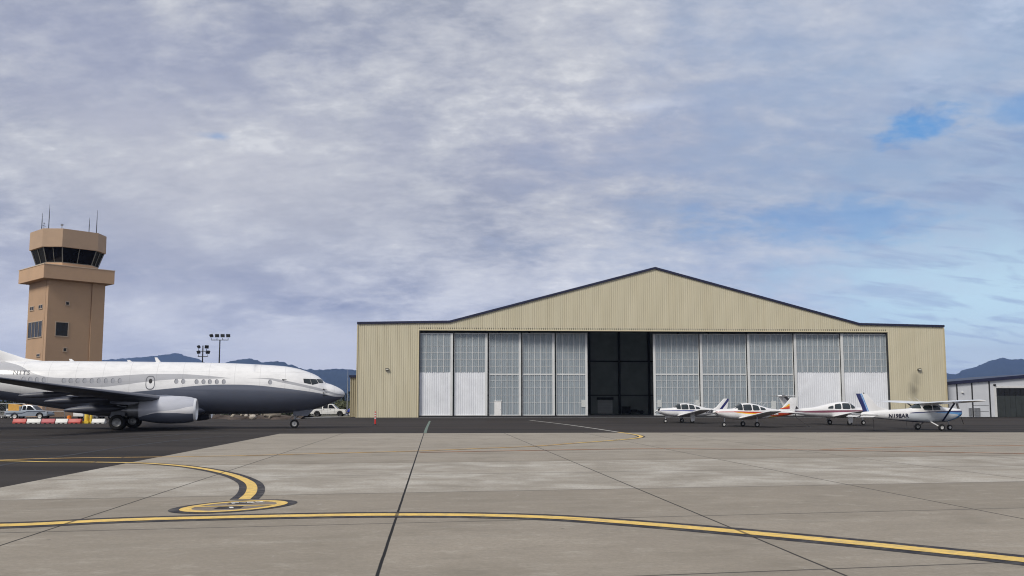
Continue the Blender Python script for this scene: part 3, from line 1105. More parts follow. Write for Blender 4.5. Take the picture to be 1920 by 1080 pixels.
def ribbed(mb, x0, x1, zlo, zhi, y=0.0, step=.3048, depth=.05, hole=None, mi=0):
    """trapezoid-ribbed sheet facing -y"""
    xs = [(x0, 0)]
    k = math.ceil(x0 / step)
    x = k * step
    while x < x1 - .2:
        if x > x0 + .02:
            for dx, d in ((0, 0), (.03, depth), (.11, depth), (.14, 0)):
                xs.append((x + dx, d))
        x += step
    xs.append((x1, 0))
    if hole:
        for hx in hole[:2]:
            xs.append((hx, 0))
        for p in prof[1:-1]:
            xs.append((p[0], 0))
    xs.sort()
    prev = None
    for (xa, da), (xb, db) in zip(xs[:-1], xs[1:]):
        if xb - xa < 1e-4:
            continue
        lo = zlo
        if hole and xa >= hole[0] - 1e-4 and xb <= hole[1] + 1e-4:
            lo = hole[2]
        za = zhi(xa) if callable(zhi) else zhi
        zb_ = zhi(xb) if callable(zhi) else zhi
        mb.quad((xa, y - da, lo), (xb, y - db, lo), (xb, y - db, zb_), (xa, y - da, za), mi)


mb = MB()
ribbed(mb, 0, HW, .0, prof_z, 0, depth=-.035, hole=(ox0, ox1, oz))
mb.build('front_wall', M_TAN, hangar, fix=False)
# jamb and head returns behind the sheet, side and back walls, roof
HD = 44.0
mb = MB()
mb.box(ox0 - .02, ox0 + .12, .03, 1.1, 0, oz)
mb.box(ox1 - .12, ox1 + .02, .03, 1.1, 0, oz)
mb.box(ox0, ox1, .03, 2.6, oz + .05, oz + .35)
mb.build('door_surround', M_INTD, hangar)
for x in (0.0, HW):
    mb = MB()
    mb.box(x - .06, x + .06, .02, HD, 0, prof_z(x) - .1)
    mb.build('side_wall', M_TAN, hangar)
mb = MB()
mb.prism([(.1, 0), (HW - .1, 0)] + [(p[0] - (.1 if i == len(prof) - 1 else 0) + (.1 if i == 0 else 0), p[1] - .2) for i, p in list(enumerate(prof))[::-1]], HD, HD + .15)
mb.build('back_wall', M_INT, hangar)
mb = MB()
for a, b in zip(prof[:-1], prof[1:]):
    mb.rings([[(a[0], y, a[1] - .02), (b[0], y, b[1] - .02), (b[0], y, b[1] - .22), (a[0], y, a[1] - .22)] for y in (.06, HD + .3)])
mb.build('roof', pm('roof_steel', (.55, .56, .58), .5, var=.1), hangar)
mb = MB()
for a, b in zip(prof[:-1], prof[1:]):
    th = .27
    mb.rings([[(a[0] - (.1 if a[0] == 0 else 0), y, a[1] + .03), (b[0] + (.1 if b[0] == HW else 0), y, b[1] + .03), (b[0] + (.1 if b[0] == HW else 0), y, b[1] - th), (a[0] - (.1 if a[0] == 0 else 0), y, a[1] - th)] for y in (-.18, .05)])
mb.build('roof_trim', M_NAVY, hangar)
mb = MB()
mb.box(-.09, .07, -.1, .03, 0, prof_z(0) - .36)
mb.box(HW - .07, HW + .09, -.1, .03, 0, prof_z(HW) - .36)
mb.build('corner_trim', pm('tan_trim', srgb(190, 178, 146), .45, var=.06), hangar)
mb = MB()
mb.box(ox0, ox1, -.06, .02, oz - .06, oz + .1)
mb.box(ox0 - .12, ox0, -.06, .02, 0, oz + .1)
mb.build('opening_trim', pm('opening_trim_tan', srgb(206, 196, 166), .45, var=.05), hangar)
mb = MB()
for k in range(6):
    mb.box(ox0 + .14, ox1 - .14, .38 + k * .36, .44 + k * .36, oz - .02 - .004 * k, oz + .04)
mb.build('door_track', M_INTD, hangar)
mb = MB()
mb.box(ox0 + .14, ox1 - .14, .12, 2.7, .0, .22)
mb.build('door_sill', pm('sill_asphalt', (.018, .018, .02), .8, var=.25, scale=2), hangar, bevel=.03)

# sliding door leaves
Lp = [786, 849, 914, 977, 1040, 1101.5]
Rp = [1225, 1313, 1402, 1490, 1578, 1664]
LEAF_Z0 = .24


def leaf(pxa, pxb, depth, side, glazed_to, patch=None):
    xa, xb = hl(pxa, 700, depth)[0], hl(pxb, 700, depth)[0]
    if side < 0:
        xa += .2 if pxa > 790 else 0
    else:
        xb -= .2 if pxb < 1660 else 0
    zt = hl((pxa + pxb) / 2, 624.5 if side < 0 else 626, depth)[1]
    zt = min(zt, oz - .12)
    mb = MB()
    st = .34
    mb.box(xa, xa + (st if side > 0 else .1), depth - .1, depth + .12, LEAF_Z0, zt)
    mb.box(xb - (st if side < 0 else .1), xb, depth - .1, depth + .12, LEAF_Z0, zt)
    ia, ib = xa + (st if side > 0 else .1), xb - (st if side < 0 else .1)
    mb.box(ia, ib, depth - .06, depth + .1, LEAF_Z0, LEAF_Z0 + .12)
    mb.box(ia, ib, depth - .06, depth + .1, zt - .12, zt)
    d = mb.build('sliding_door', M_STILE, hangar, bevel=.015)
    zm = hl((pxa + pxb) / 2, 698 if glazed_to == 'half' else 702, depth)[1]
    g = MB()
    z0 = zm if glazed_to == 'half' else LEAF_Z0 + .12
    ribbed(g, ia, ib, z0, zt - .12, depth, step=.272, depth=.04)
    g.build('glazing', M_GLZ, d, fix=False)
    w = MB()
    x = ia + (.82 if side < 0 else .76)
    while x < ib - .2:
        w.box(x - .035, x + .035, depth - .075, depth - .035, z0, zt - .13)
        x += .82 if side < 0 else .79
    for py in (649, 661, 674, 687) + (() if glazed_to == 'half' else (714, 727, 741, 755)):
        z = hl((pxa + pxb) / 2, py, depth)[1]
        w.box(ia, ib, depth - .055, depth - .031, z - .022, z + .022)
    if glazed_to != 'half':
        w.box(ia, ib, depth - .082, depth - .03, zm - .1, zm + .1)
    w.build('glazing_bars', M_STILE, d)
    if glazed_to == 'half':
        c = MB()
        ribbed(c, ia, ib, LEAF_Z0 + .12, zm, depth - .005, step=.305, depth=-.04)
        c.build('lower_cladding', M_DOORW, d, fix=False)
    for q in patch or ():
        (px0, py0, px1, py1) = q
        x0, z1 = hl(px0, py0, depth - .085)
        x1, z0_ = hl(px1, py1, depth - .085)
        m2 = MB()
        m2.box(x0, x1, depth - .1, depth - .036, z0_, z1)
        m2.build('repair_panel', pm('repair_panel_white', (.56, .58, .57), .45, var=.06) if 'repair_panel_white' not in bpy.data.materials else bpy.data.materials['repair_panel_white'], d, bevel=.01)
    return d


dL = []
for i in range(5):
    dL.append(leaf(Lp[i], Lp[i + 1], .5 + .36 * i, -1, 'half' if i < 2 else 'full', [(1090, 750, 1098.5, 763.5)] if i == 4 else None))
dR = []
for i in range(5):
    dR.append(leaf(Rp[i], Rp[i + 1], .5 + .36 * (4 - i), 1, 'half' if i > 2 else 'full', [(1232.5, 750, 1241, 763), (1304, 750, 1311, 763)] if i == 0 else ([(1446, 752, 1456, 779)] if i == 2 else None)))
# personnel door in the third leaf from the left
dp = .5 + .36 * 2
x0, z1 = hl(927, 752.5, dp - .1)
x1, _z = hl(940, 752.5, dp - .1)
mb = MB()
mb.box(x0, x1, dp - .13, dp - .036, LEAF_Z0, z1)
mb.box(x0 - .08, x1 + .08, dp - .16, dp - .03, z1, z1 + .08)
mb.box(x1 - .2, x1 - .08, dp - .19, dp - .13, 1.15, 1.2)
mb.build('personnel_door', pm('personnel_door_white', (.8, .8, .79), .4, var=.04), dL[2], bevel=.01)

# wall lamps
for px, py in ((726, 692.5), (1723, 693)):
    x, z = hl(px, py)
    mb = MB()
    mb.prism([(x - .26, z - .13), (x + .26, z - .13), (x + .26, z + .08), (x + .18, z + .16), (x - .18, z + .16), (x - .26, z + .08)], -.32, -.05)
    w = mb.build('wall_lamp', pm('lamp_bronze', (.05, .045, .03), .5, var=.1) if 'lamp_bronze' not in bpy.data.materials else bpy.data.materials['lamp_bronze'], hangar, bevel=.02)
    mb = MB()
    mb.box(x - .2, x + .2, -.335, -.31, z - .1, z + .06)
    mb.build('lens', pm('lamp_lens', (.6, .58, .5), .2, var=.05) if 'lamp_lens' not in bpy.data.materials else bpy.data.materials['lamp_lens'], w)

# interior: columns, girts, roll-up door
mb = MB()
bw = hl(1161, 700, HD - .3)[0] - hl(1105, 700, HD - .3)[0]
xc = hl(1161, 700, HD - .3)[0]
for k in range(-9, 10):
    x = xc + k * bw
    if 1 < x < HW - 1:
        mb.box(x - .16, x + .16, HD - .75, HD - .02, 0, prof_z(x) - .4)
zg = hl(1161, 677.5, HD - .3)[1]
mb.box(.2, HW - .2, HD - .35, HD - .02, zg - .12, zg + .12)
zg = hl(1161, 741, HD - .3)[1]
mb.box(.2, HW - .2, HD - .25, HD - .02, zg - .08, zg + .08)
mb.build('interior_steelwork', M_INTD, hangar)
xa, za = hl(1120.5, 747, HD - .1)
xb, zb_ = hl(1148.5, 774, HD - .1)
mb = MB()
k = 0
z = .05
while z < za - .3:
    mb.box(xa, xb, HD - .14 - .03 * (k % 2), HD - .03, z, z + .28)
    z += .3
    k += 1
rd = mb.build('roll_up_door', pm('roll_door_grey', (.9, .9, .9), .5, var=.06, scale=.8), hangar)
mb = MB()
mb.box(xa - .15, xb + .15, HD - .6, HD - .05, za - .28, za + .2)
mb.build('door_hood', M_INTD, rd)
mb = MB()
mb.box(.1, HW - .1, .06, HD, -.03, .03)
fl = mb.build('hangar_floor', pm('hangar_floor_concrete', (.3, .3, .3), .5, var=.2, scale=.4), None, fix=True)
fl.matrix_basis = hangar.matrix_basis
tag(fl, kind='structure')

# lean-to on the left flank
la, lz = hl(657, 703.5, 6)
mb = MB()
ribbed(mb, la, -.08, 0, lz - .3, 6.0, depth=-.11)
mb.quad((la, 6, 0), (la, 40, 0), (la, 40, lz - .3), (la, 6, lz - .3))
lt = mb.build('side_annexe', M_TAN, hangar, fix=False)
mb = MB()
mb.box(la - .15, -.1, 5.75, 40, lz - .32, lz)
mb.build('roof_trim', M_NAVY, lt)


def hplace(o, x, y):
    o.location = HL + HX * x - HN * y
    o.rotation_euler = (0, 0, HRZ)


# dark things standing at the back of the open hangar
mb = MB()
mb.box(-.75, .75, -.4, .4, .12, 1.35)
mb.box(-.8, .8, -.43, .43, 1.35, 1.42)
for k in range(4):
    mb.box(-.7, .7, -.43, -.4, .2 + k * .28, .42 + k * .28)
o = mb.build('tool_chest', pm('tool_chest_black', (.012, .012, .014), .5), None, bevel=.015)
tag(o, 'dark tool chest standing deep inside the open hangar', 'tool chest')
hplace(o, hl(1174, 772, HD - 4)[0], HD - 4)
mb = MB()
mb.box(-1.5, 1.5, -.6, .6, .3, .5)
for x in (-1.1, 1.1):
    for y in (-.5, .5):
        mb.lathe((x, y - .06, .2), (0, 1, 0), [(0, .19), (.12, .19)], 14)
mb.tube((-1.5, 0, .4), (-1.7, 0, .8), .03)
mb.box(-.9, .2, -.4, .4, .5, .85)
mb.box(.4, 1.3, -.35, .4, .5, .7)
o = mb.build('equipment_dolly', pm('dolly_black', (.012, .012, .012), .6), None, bevel=.01)
tag(o, 'low dark equipment dolly loaded with gear deep inside the open hangar', 'dolly')
hplace(o, hl(1192, 773, HD - 5)[0], HD - 5)

# ================================================================== WHITE HANGAR ON THE RIGHT
W0 = P(1778.5, 784.2, 132.0)
W0.z = 0
WY = W0.y
wr = empty('white_hangar', (W0.x + .15, WY, 0), 0, 'white metal hangar with navy roof edge and a dark folding door at the right edge', 'hangar')
wl = lambda px, py, y=0: ((P(px, py, WY + y).x - (W0.x + .15)), P(px, py, WY + y).z)
ea = wl(1777, 719.5)
eb = wl(1919, 707)
slope = (eb[1] - ea[1]) / (eb[0] - ea[0])
WL = 30.0
apx = 15.0
wz = lambda x: ea[1] + slope * ((x if x < apx else 2 * apx - x) - ea[0])
M_WHW = pm('white_wall_panel', srgb(196, 199, 205), .45, var=.06, scale=.5, dirt=.2)
d0, dzt = wl(1863.5, 727.5)
d1 = d0 + 12.5
mb = MB()
mb.prism([(0, 0), (d0, 0), (d0, dzt), (d1, dzt), (d1, 0), (WL, 0), (WL, wz(WL)), (apx, wz(apx)), (0, wz(0))], 0, .15)
mb.box(0, .15, .15, 22, 0, wz(0))
mb.box(WL - .15, WL, .15, 22, 0, wz(WL))
mb.box(.15, WL - .15, 21.8, 22, 0, wz(0))
wall = mb.build('wall', M_WHW, wr)
mb = MB()
for px in (1795, 1823.3, 1856):
    x = wl(px, 750)[0]
    mb.box(x - .09, x + .09, -.05, -.002, 0, wz(x) - .1)
for py in (760, 771.5):
    z = wl(1840, py)[1]
    mb.box(wl(1824.5, py)[0], wl(1854, py)[0], -.02, -.003, z - .02, z + .02)
mb.build('panel_joint', M_BLACK, wr)
mb = MB()
for x0, x1 in ((-.3, apx), (apx, WL + .3)):
    z0, z1 = wz(x0) if x0 >= 0 else wz(0) + slope * x0, wz(x1) if x1 <= WL else wz(WL) - slope * .3
    mb.rings([[(x0, y, z0 + .3), (x1, y, z1 + .3), (x1, y, z1 - .16), (x0, y, z0 - .16)] for y in (-.3, 22.3)])
mb.build('roof', M_NAVY, wr)
mb = MB()
mb.box(d0, d0 + .3, -.06, -.002, 0, dzt + .3)
mb.box(d0 + .3, d1, -.06, -.002, dzt, dzt + .3)
mb.build('door_frame', pm('door_frame_white', (.6, .6, .6), .4, var=.05), wr)
mb = MB()
k = 0
x = d0 + .02
zs = wl(1890, 742)[1]
while x < d1 - .1:
    x2 = min(x + .78, d1 - .02)
    mb.box(x, x2 - .03, .1 + .02 * (k % 2), .2, 0, zs, 0)
    mb.box(x, x2 - .06, .12, .2, zs + .04, dzt, 1)
    x = x2
    k += 1
mb.box(d0, d1, .2, .24, 0, dzt, 1)
mb.build('folding_door', [pm('folding_door_grey', (.028, .034, .034), .5, var=.2), M_GLASS], wr)
for px, py, w, h, mt in ((1864.5, 721.8, .34, .22, M_BLACK), (1804.5, 736, .3, .3, M_STILE)):
    x, z = wl(px, py)
    mb = MB()
    mb.lathe((x, -.02, z), (0, -1, 0), [(0, w * .6), (.1, w * .6), (.2, w * .45), (.26, w * .2)], 14, squash=lambda t: .75)
    mb.build('wall_lamp', mt, wr, smooth=40)
for px0, px1 in ((1816, 1822.5), (1826, 1838)):
    x0, z1 = wl(px0, 765)
    x1, z0 = wl(px1, 780)
    mb = MB()
    mb.box(x0, x1, -.1, -.004, z0, z0 + .06)
    mb.box(x0, x1, -.1, -.004, z1 - .06, z1)
    mb.box(x0, x0 + .06, -.1, -.004, z0 + .06, z1 - .06)
    mb.box(x1 - .06, x1, -.1, -.004, z0 + .06, z1 - .06)
    z = z0 + .1
    while z < z1 - .1:
        mb.box(x0 + .06, x1 - .06, -.08, -.004, z, z + .05)
        z += .11
    mb.build('louvre_vent', pm('vent_grey', srgb(130, 132, 136), .5, var=.1) if 'vent_grey' not in bpy.data.materials else bpy.data.materials['vent_grey'], wr)

# ================================================================== CONTROL TOWER
TC = P(84, 670, 130.0)
TC.z = 0
phi = R(46.7)
TA = 7.77
tu, tv = Vector((math.cos(phi), math.sin(phi), 0)), Vector((-math.sin(phi), math.cos(phi), 0))
tctr = TC + (tu + tv) * (TA / 2)
tower = empty('control_tower', tctr, phi, 'tan airport control tower with dark slanted cab windows and roof aerials', 'control tower')
M_TAN2 = pm('tower_stucco', srgb(178, 148, 120), .85, var=.05, scale=.5, dirt=.12, bump=.25)
M_TAN3 = pm('tower_stucco_light', srgb(190, 158, 128), .85, var=.05, scale=.6, dirt=.12, bump=.25)
zc = lambda py, px=90: P(px, py, 130.0).z
zs_top = zc(523)
H = TA / 2
mb = MB()
mb.box(-H, H, -H, H, 0, zs_top)
mb.box(H * .58, H + .25, -H - .18, H * .2, 0, zs_top - .01)
mb.build('shaft', M_TAN2, tower, bevel=.03)
mb = MB()
S = 5.05
zb0, zb1 = zc(523.5), zc(498)
mb.box(-S, S, -S, S, zb0, zb1)
mb.build('balcony', M_TAN3, tower, bevel=.04)
mb = MB()
mb.box(-S - .06, S + .06, -S - .06, S + .06, zb1, zb1 + .1)
mb.build('balcony_coping', pm('coping_cream', srgb(205, 185, 160), .8, var=.05), tower)


def octo(h, k, z):
    return [(-h + k, -h, z), (h - k, -h, z), (h, -h + k, z), (h, h - k, z), (h - k, h, z), (-h + k, h, z), (-h, h - k, z), (-h, -h + k, z)]


z0, z1, z2, z3 = zb1 + .1, zc(489), zc(461.5), zc(427)
mb = MB()
mb.rings([octo(3.75, 1.65, z0), octo(3.75, 1.65, z1)])
mb.build('cab_base', M_TAN3, tower)
mb = MB()
mb.rings([octo(3.65, 1.62, z1), octo(4.3, 1.9, z2)], cap0=False, cap1=False)
mb.build('cab_glazing', glass_mat('tower_glass', (.006, .006, .008), .06, .2), tower)
mb = MB()
lo, hi = octo(3.72, 1.65, z1), octo(4.37, 1.93, z2)
for i in range(8):
    a, b = Vector(lo[i]), Vector(hi[i])
    mb.tube(a, b, .07, .07, 6)
    j = (i + 1) % 8
    if (Vector(lo[j]) - a).length > 3.2:
        for f in (.5,):
            mb.tube(a.lerp(Vector(lo[j]), f), b.lerp(Vector(hi[j]), f), .05, .05, 6)
    else:
        mb.tube(a.lerp(Vector(lo[j]), .5), b.lerp(Vector(hi[j]), .5), .045, .045, 6)
    mb.tube(a, Vector(lo[j]), .06, .06, 6)
mb.build('window_mullions', pm('mullion_grey', srgb(120, 118, 112), .5, var=.1), tower)
mb = MB()
mb.rings([octo(4.62, 2.05, z2), octo(4.6, 2.05, z3)])
mb.build('roof_parapet', pm('parapet_brown', srgb(178, 152, 128), .85, var=.05, scale=.6, dirt=.12, bump=.2), tower, bevel=.03)
mb = MB()
for (px0, py0, px1) in ((78.5, 399, 78), (92.5, 383, 91), (167.5, 408, 167), (182.5, 394, 181)):
    d = 131.5 if px0 < 120 else 134.5
    b = P(px1, 432, d) - tctr
    t2 = P(px0, py0, d) - tctr
    rot = Matrix.Rotation(-phi, 3, 'Z')
    b, t2 = rot @ b, rot @ t2
    b.z = z3 - .05
    mb.tube(b, (b.x, b.y, b.z + (t2.z - b.z) * .55), .06, .055, 8)
    mb.tube((b.x, b.y, b.z + (t2.z - b.z) * .55), (b.x, b.y, t2.z), .05, .015, 8)
b = Matrix.Rotation(-phi, 3, 'Z') @ (P(82, 432, 131.8) - tctr)
b.z = z3 - .05
mb.tube(b, (b.x, b.y, b.z + 1.2), .03)
for dz, w in ((.7, .35), (1.05, .25)):
    mb.tube((b.x - w, b.y - w, b.z + dz), (b.x + w, b.y + w, b.z + dz), .025)
mb.build('roof_aerials', M_BLACK, tower, smooth=40)
mb = MB()
mb.lathe((-1.0, -2.2, z3 - .03), (0, 0, 1), [(0, .5), (.2, .5), (.35, .3), (.4, .05)], 16)
mb.tube((-2.0, -2.6, z3), (-2.0, -2.6, z3 + .9), .05)
mb.box(-2.15, -1.85, -2.75, -2.45, z3 + .75, z3 + 1.0)
mb.box(2.4, 3.0, -2.2, -1.6, z3 - .03, z3 + .4)
mb.box(-3.6, -3.0, -1.2, -.6, z3 - .03, z3 + .35)
mb.build('roof_equipment', M_STEEL, tower, smooth=40)


def face_local(px, py, face):
    n = -tv if face == 'right' else -tu
    p = RP(px, py, tctr + n * H, n) - tctr
    return (p.dot(tu) if face == 'right' else p.dot(tv)), p.z


M_TFR = pm('tower_window_frame', srgb(176, 158, 138), .6, var=.06)


def tower_window(face, ax, ay, bx, by, panes=1, glass=M_GLASS, fr=.12):
    """pixel rectangle on one face of the shaft"""
    (a0, zt), (a1, zb_) = face_local(ax, ay, face), face_local(bx, by, face)
    a0, a1 = min(a0, a1), max(a0, a1)
    zb_, zt = min(zb_, zt), max(zb_, zt)
    mb, gl = MB(), MB()

    def bx_(m, u0, u1, o0, o1, q0, q1):
        if face == 'right':
            m.box(u0, u1, -H - o1, -H - o0, q0, q1)
        else:
            m.box(-H - o1, -H - o0, u0, u1, q0, q1)
    bx_(mb, a0 - fr, a1 + fr, .003, .07, zt, zt + fr)
    bx_(mb, a0 - fr, a1 + fr, .003, .09, zb_ - fr, zb_)
    bx_(mb, a0 - fr, a0, .003, .07, zb_, zt)
    bx_(mb, a1, a1 + fr, .003, .07, zb_, zt)
    for k in range(1, panes):
        u = a0 + (a1 - a0) * k / panes
        bx_(mb, u - .05, u + .05, .003, .06, zb_, zt)
    f = mb.build('window', M_TFR, tower)
    bx_(gl, a0, a1, .003, .025, zb_, zt)
    gl.build('pane', glass, f)


Z = lambda x, y: (x / 3.175, 360 + y / 3.175)
for face, a, b, pn in (('left', (181, 687), (202, 702), 2), ('left', (233, 676), (254, 691), 2), ('left', (172, 781), (248, 860), 4), ('left', (220, 967), (238, 978), 1),
                       ('right', (393, 655), (409, 672), 1), ('right', (334, 775), (401, 858), 1), ('right', (378, 930), (394, 947), 1)):
    tower_window(face, *Z(*a), *Z(*b), panes=pn)
mb = MB()
for u in (-.9,):
    pass
mb.box(-H - .012, -H + .1, -H + .85, -H + .9, 0, zs_top - .02)
mb.box(H * .58 - .04, H * .58, -H - .012, -H + .1, 0, zs_top - .02)
mb.build('control_joint', pm('joint_brown', srgb(120, 92, 70), .9, var=.1), tower)

# ================================================================== GROUND
mb = MB()
mb.quad((-9000, -300, -.06), (9000, -300, -.06), (9000, 13000, -.06), (-9000, 13000, -.06))
tag(mb.build('ground', pm('dry_ground', (.075, .07, .05), .95, var=.35, scale=.02, dirt=.4)), kind='structure')

# asphalt: base, long faint tyre and sealing streaks, patches
M_ASPH, t_, b_ = new_mat('asphalt')
tc = t_.node('ShaderNodeTexCoord').outputs['Object']
fine = t_.noise(tc, 9.0, 4, .7)
med = t_.noise(t_.mapping(tc, scale=(.03, .16, 1), rot=(0, 0, R(-4))), 1.0, 7, .62)
big = t_.noise(t_.mapping(tc, scale=(.02, .05, 1)), 1.0, 5, .55)
c = t_.mix(t_.mrange(med, .32, .68), (.016, .0145, .0145), (.056, .050, .047))
c = t_.mix(t_.math('MULTIPLY', t_.mrange(big, .45, .62), .6), c, (.056, .046, .042))
wv = t_.node('ShaderNodeTexWave', wave_type='BANDS', bands_direction='Y')
t_.put(wv.inputs['Vector'], t_.mapping(tc, rot=(0, 0, R(9))))
wv.inputs['Scale'].default_value = .045
wv.inputs['Distortion'].default_value = 2.4
wv.inputs['Detail'].default_value = 3
wv.inputs['Detail Scale'].default_value = .3
c = t_.mix(t_.math('MULTIPLY', t_.math('POWER', wv.outputs['Fac'], 14), .6), c, (.018, .018, .02))
c = t_.mix(t_.mrange(fine, .25, .75, 0, .35), c, (.066, .06, .055))
t_.put(b_.inputs['Base Color'], c)
t_.put(b_.inputs['Roughness'], t_.mrange(fine, .3, .7, .9, 1.0))
b_.inputs['Specular IOR Level'].default_value = .12
bp = t_.node('ShaderNodeBump')
bp.inputs['Strength'].default_value = .35
bp.inputs['Distance'].default_value = .01
t_.put(bp.inputs['Height'], t_.noise(tc, 60, 2))
t_.put(b_.inputs['Normal'], bp.outputs[0])
mb = MB()
mb.quad((-160, -60, 0), (160, -60, 0), (160, 128, 0), (-160, 128, 0))
tag(mb.build('asphalt_apron', M_ASPH), kind='structure')
# strip darker than the apron, in front of the hangar doors
M_STRIP = pm('dark_asphalt', (.012, .012, .013), .85, var=.25, scale=.7)
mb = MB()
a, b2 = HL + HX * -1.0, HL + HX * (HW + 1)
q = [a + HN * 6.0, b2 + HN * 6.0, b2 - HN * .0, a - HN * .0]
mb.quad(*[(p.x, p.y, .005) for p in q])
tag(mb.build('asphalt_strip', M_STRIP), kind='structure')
mb = MB()
q = [a + HN * 6.25, b2 + HN * 6.25, b2 + HN * 6.0, a + HN * 6.0]
mb.quad(*[(p.x, p.y, .006) for p in q])
tag(mb.build('asphalt_seam', pm('seam_grey', (.12, .115, .115), .9, var=.3, scale=.8)), kind='structure')

# concrete slabs; joints follow the two directions seen in the photograph
g0, g1 = G(707, 1080), G(795, 812)
mU = (g1.x - g0.x) / (g1.y - g0.y)
U0 = g0.x - mU * g0.y
g2 = G(1586, 1080)
US = (g2.x - mU * g2.y) - U0
a0, a1 = G(0, 938), G(1920, 903)
mV = (a1.y - a0.y) / (a1.x - a0.x)
V0 = a0.y - mV * a0.x
b0, b1 = G(0, 995), G(1920, 956)
VS = V0 - ((b0.y + b1.y) / 2 - mV * (b0.x + b1.x) / 2)
c0, c1 = G(1200, 1076), G(1920, 1061)
VS = (VS + (V0 - ((c0.y + c1.y) / 2 - mV * (c0.x + c1.x) / 2)) / 2) / 2
M_CONC, t_, b_ = new_mat('concrete_slabs')
tc = t_.node('ShaderNodeTexCoord').outputs['Object']
x_, y_, z_ = t_.sep(tc)
u = t_.math('DIVIDE', t_.math('SUBTRACT', t_.math('SUBTRACT', x_, t_.math('MULTIPLY', y_, mU)), U0), US)
v = t_.math('DIVIDE', t_.math('SUBTRACT', t_.math('SUBTRACT', y_, t_.math('MULTIPLY', x_, mV)), V0), VS)
wob = t_.math('MULTIPLY', t_.math('SUBTRACT', t_.noise(tc, 1.6, 3, .6), .5), .003)
cell = t_.comb(t_.math('FLOOR', u), t_.math('FLOOR', v), 0.0)
wn = t_.node('ShaderNodeTexWhiteNoise', noise_dimensions='2D')
t_.put(wn.inputs['Vector'], cell)
strk = t_.noise(t_.mapping(t_.comb(u, v, 0.0), scale=(.55, 5.5, 1)), 1.0, 8, .66)
blot = t_.noise(t_.mapping(tc, scale=(.22, .3, 1)), 1.0, 7, .6)
fine = t_.noise(tc, 14.0, 6, .75)
fine2 = t_.noise(t_.mapping(tc, scale=(1, 3.0, 1)), 4.0, 6, .7)
pat = t_.noise(tc, .55, 8, .62, .3)
pat2 = t_.noise(t_.mapping(tc, scale=(.8, 1.3, 1), loc=(7, 3, 0)), 1.6, 8, .68, .2)
base = t_.mix(t_.mrange(blot, .32, .68), (.272, .238, .193), (.366, .324, .268))
base = t_.mix(t_.mrange(wn.outputs['Value'], 0, 1, 0, .75), base, (.25, .22, .178))
# the two older, paler rows of slabs, and the bleached far rows
pale = t_.math('MULTIPLY', t_.mrange(v, -.004, .004), t_.mrange(v, 2.01, 1.99))
base = t_.mix(t_.math('MULTIPLY', pale, .42), base, (.51, .482, .43))
base = t_.mix(t_.math('MULTIPLY', pale, t_.mrange(pat, .5, .66, 0, .6)), base, (.62, .597, .54))
far_ = t_.mrange(v, 2.0, 2.4)
base = t_.mix(t_.math('MULTIPLY', far_, .35), base, (.42, .385, .33))
base = t_.mix(t_.math('MULTIPLY', t_.mrange(pat, .5, .32), .5), base, (.20, .176, .138))
base = t_.mix(t_.math('MULTIPLY', t_.mrange(pat2, .55, .72), .4), base, (.52, .487, .42))
base = t_.mix(t_.math('MULTIPLY', t_.mrange(pat2, .45, .3), .35), base, (.17, .158, .13))
base = t_.mix(t_.math('MULTIPLY', t_.mrange(strk, .52, .72), .22), base, (.17, .158, .13))
base = t_.mix(t_.math('MULTIPLY', t_.mrange(strk, .46, .28), .2), base, (.52, .50, .45))
base = t_.mix(t_.mrange(fine, .35, .7, 0, .6), base, (.198, .177, .143))
base = t_.mix(t_.mrange(fine2, .55, .8, 0, .4), base, (.485, .452, .39))
# scattered dark specks and pale scuffs
vo = t_.node('ShaderNodeTexVoronoi')
t_.put(vo.inputs['Vector'], tc)
vo.inputs['Scale'].default_value = 1.1
sp = t_.math('MULTIPLY', t_.mrange(vo.outputs['Distance'], .05, .02), t_.mrange(t_.sep(vo.outputs['Color'])[0], .72, .74))
base = t_.mix(t_.math('MULTIPLY', sp, .7), base, (.07, .065, .06))
scf = t_.noise(t_.mapping(tc, scale=(3.0, .5, 1), rot=(0, 0, .5)), 1.0, 5, .7)
base = t_.mix(t_.mrange(scf, .66, .78, 0, .45), base, (.52, .51, .49))


def joint(q, half, edge=None):
    d = t_.math('ABSOLUTE', t_.math('SUBTRACT', t_.math('FRACT', t_.math('ADD', t_.math('ADD', q, wob), .5)), .5))
    return t_.mrange(d, half * 1.35, half * .75)


ju = joint(u, .0036)
jv = joint(v, .0044)
jc = t_.mrange(t_.math('ABSOLUTE', t_.math('ADD', u, wob)), .0045, .0027)
stain = t_.math('MULTIPLY', t_.mrange(t_.math('ABSOLUTE', t_.math('SUBTRACT', t_.math('FRACT', t_.math('ADD', v, .5)), .5)), .06, .0), t_.mrange(blot, .4, .6))
base = t_.mix(t_.math('MULTIPLY', stain, .22), base, (.16, .15, .13))
base = t_.mix(t_.math('MULTIPLY', jv, .82), base, (.035, .032, .03))
base = t_.mix(t_.math('MULTIPLY', ju, .9), base, (.02, .019, .018))
base = t_.mix(jc, base, (.011, .011, .012))
t_.put(b_.inputs['Base Color'], base)
t_.put(b_.inputs['Roughness'], t_.mrange(blot, .3, .7, .82, .97))
b_.inputs['Specular IOR Level'].default_value = .25
bp = t_.node('ShaderNodeBump')
bp.inputs['Strength'].default_value = .25
bp.inputs['Distance'].default_value = .006
t_.put(bp.inputs['Height'], t_.math('SUBTRACT', fine, t_.math('MULTIPLY', t_.math('MAXIMUM', ju, jv), 1.5)))
t_.put(b_.inputs['Normal'], bp.outputs[0])
e0, e1 = G(0, 915), G(525, 813.5)
mE = (e1.x - e0.x) / (e1.y - e0.y)
ex = lambda y: e0.x + mE * (y - e0.y)
cl = [(525, 813.3), (800, 812.3), (1200, 811.3), (1920, 810.8)]
far = [G(*q) for q in cl]
mb = MB()
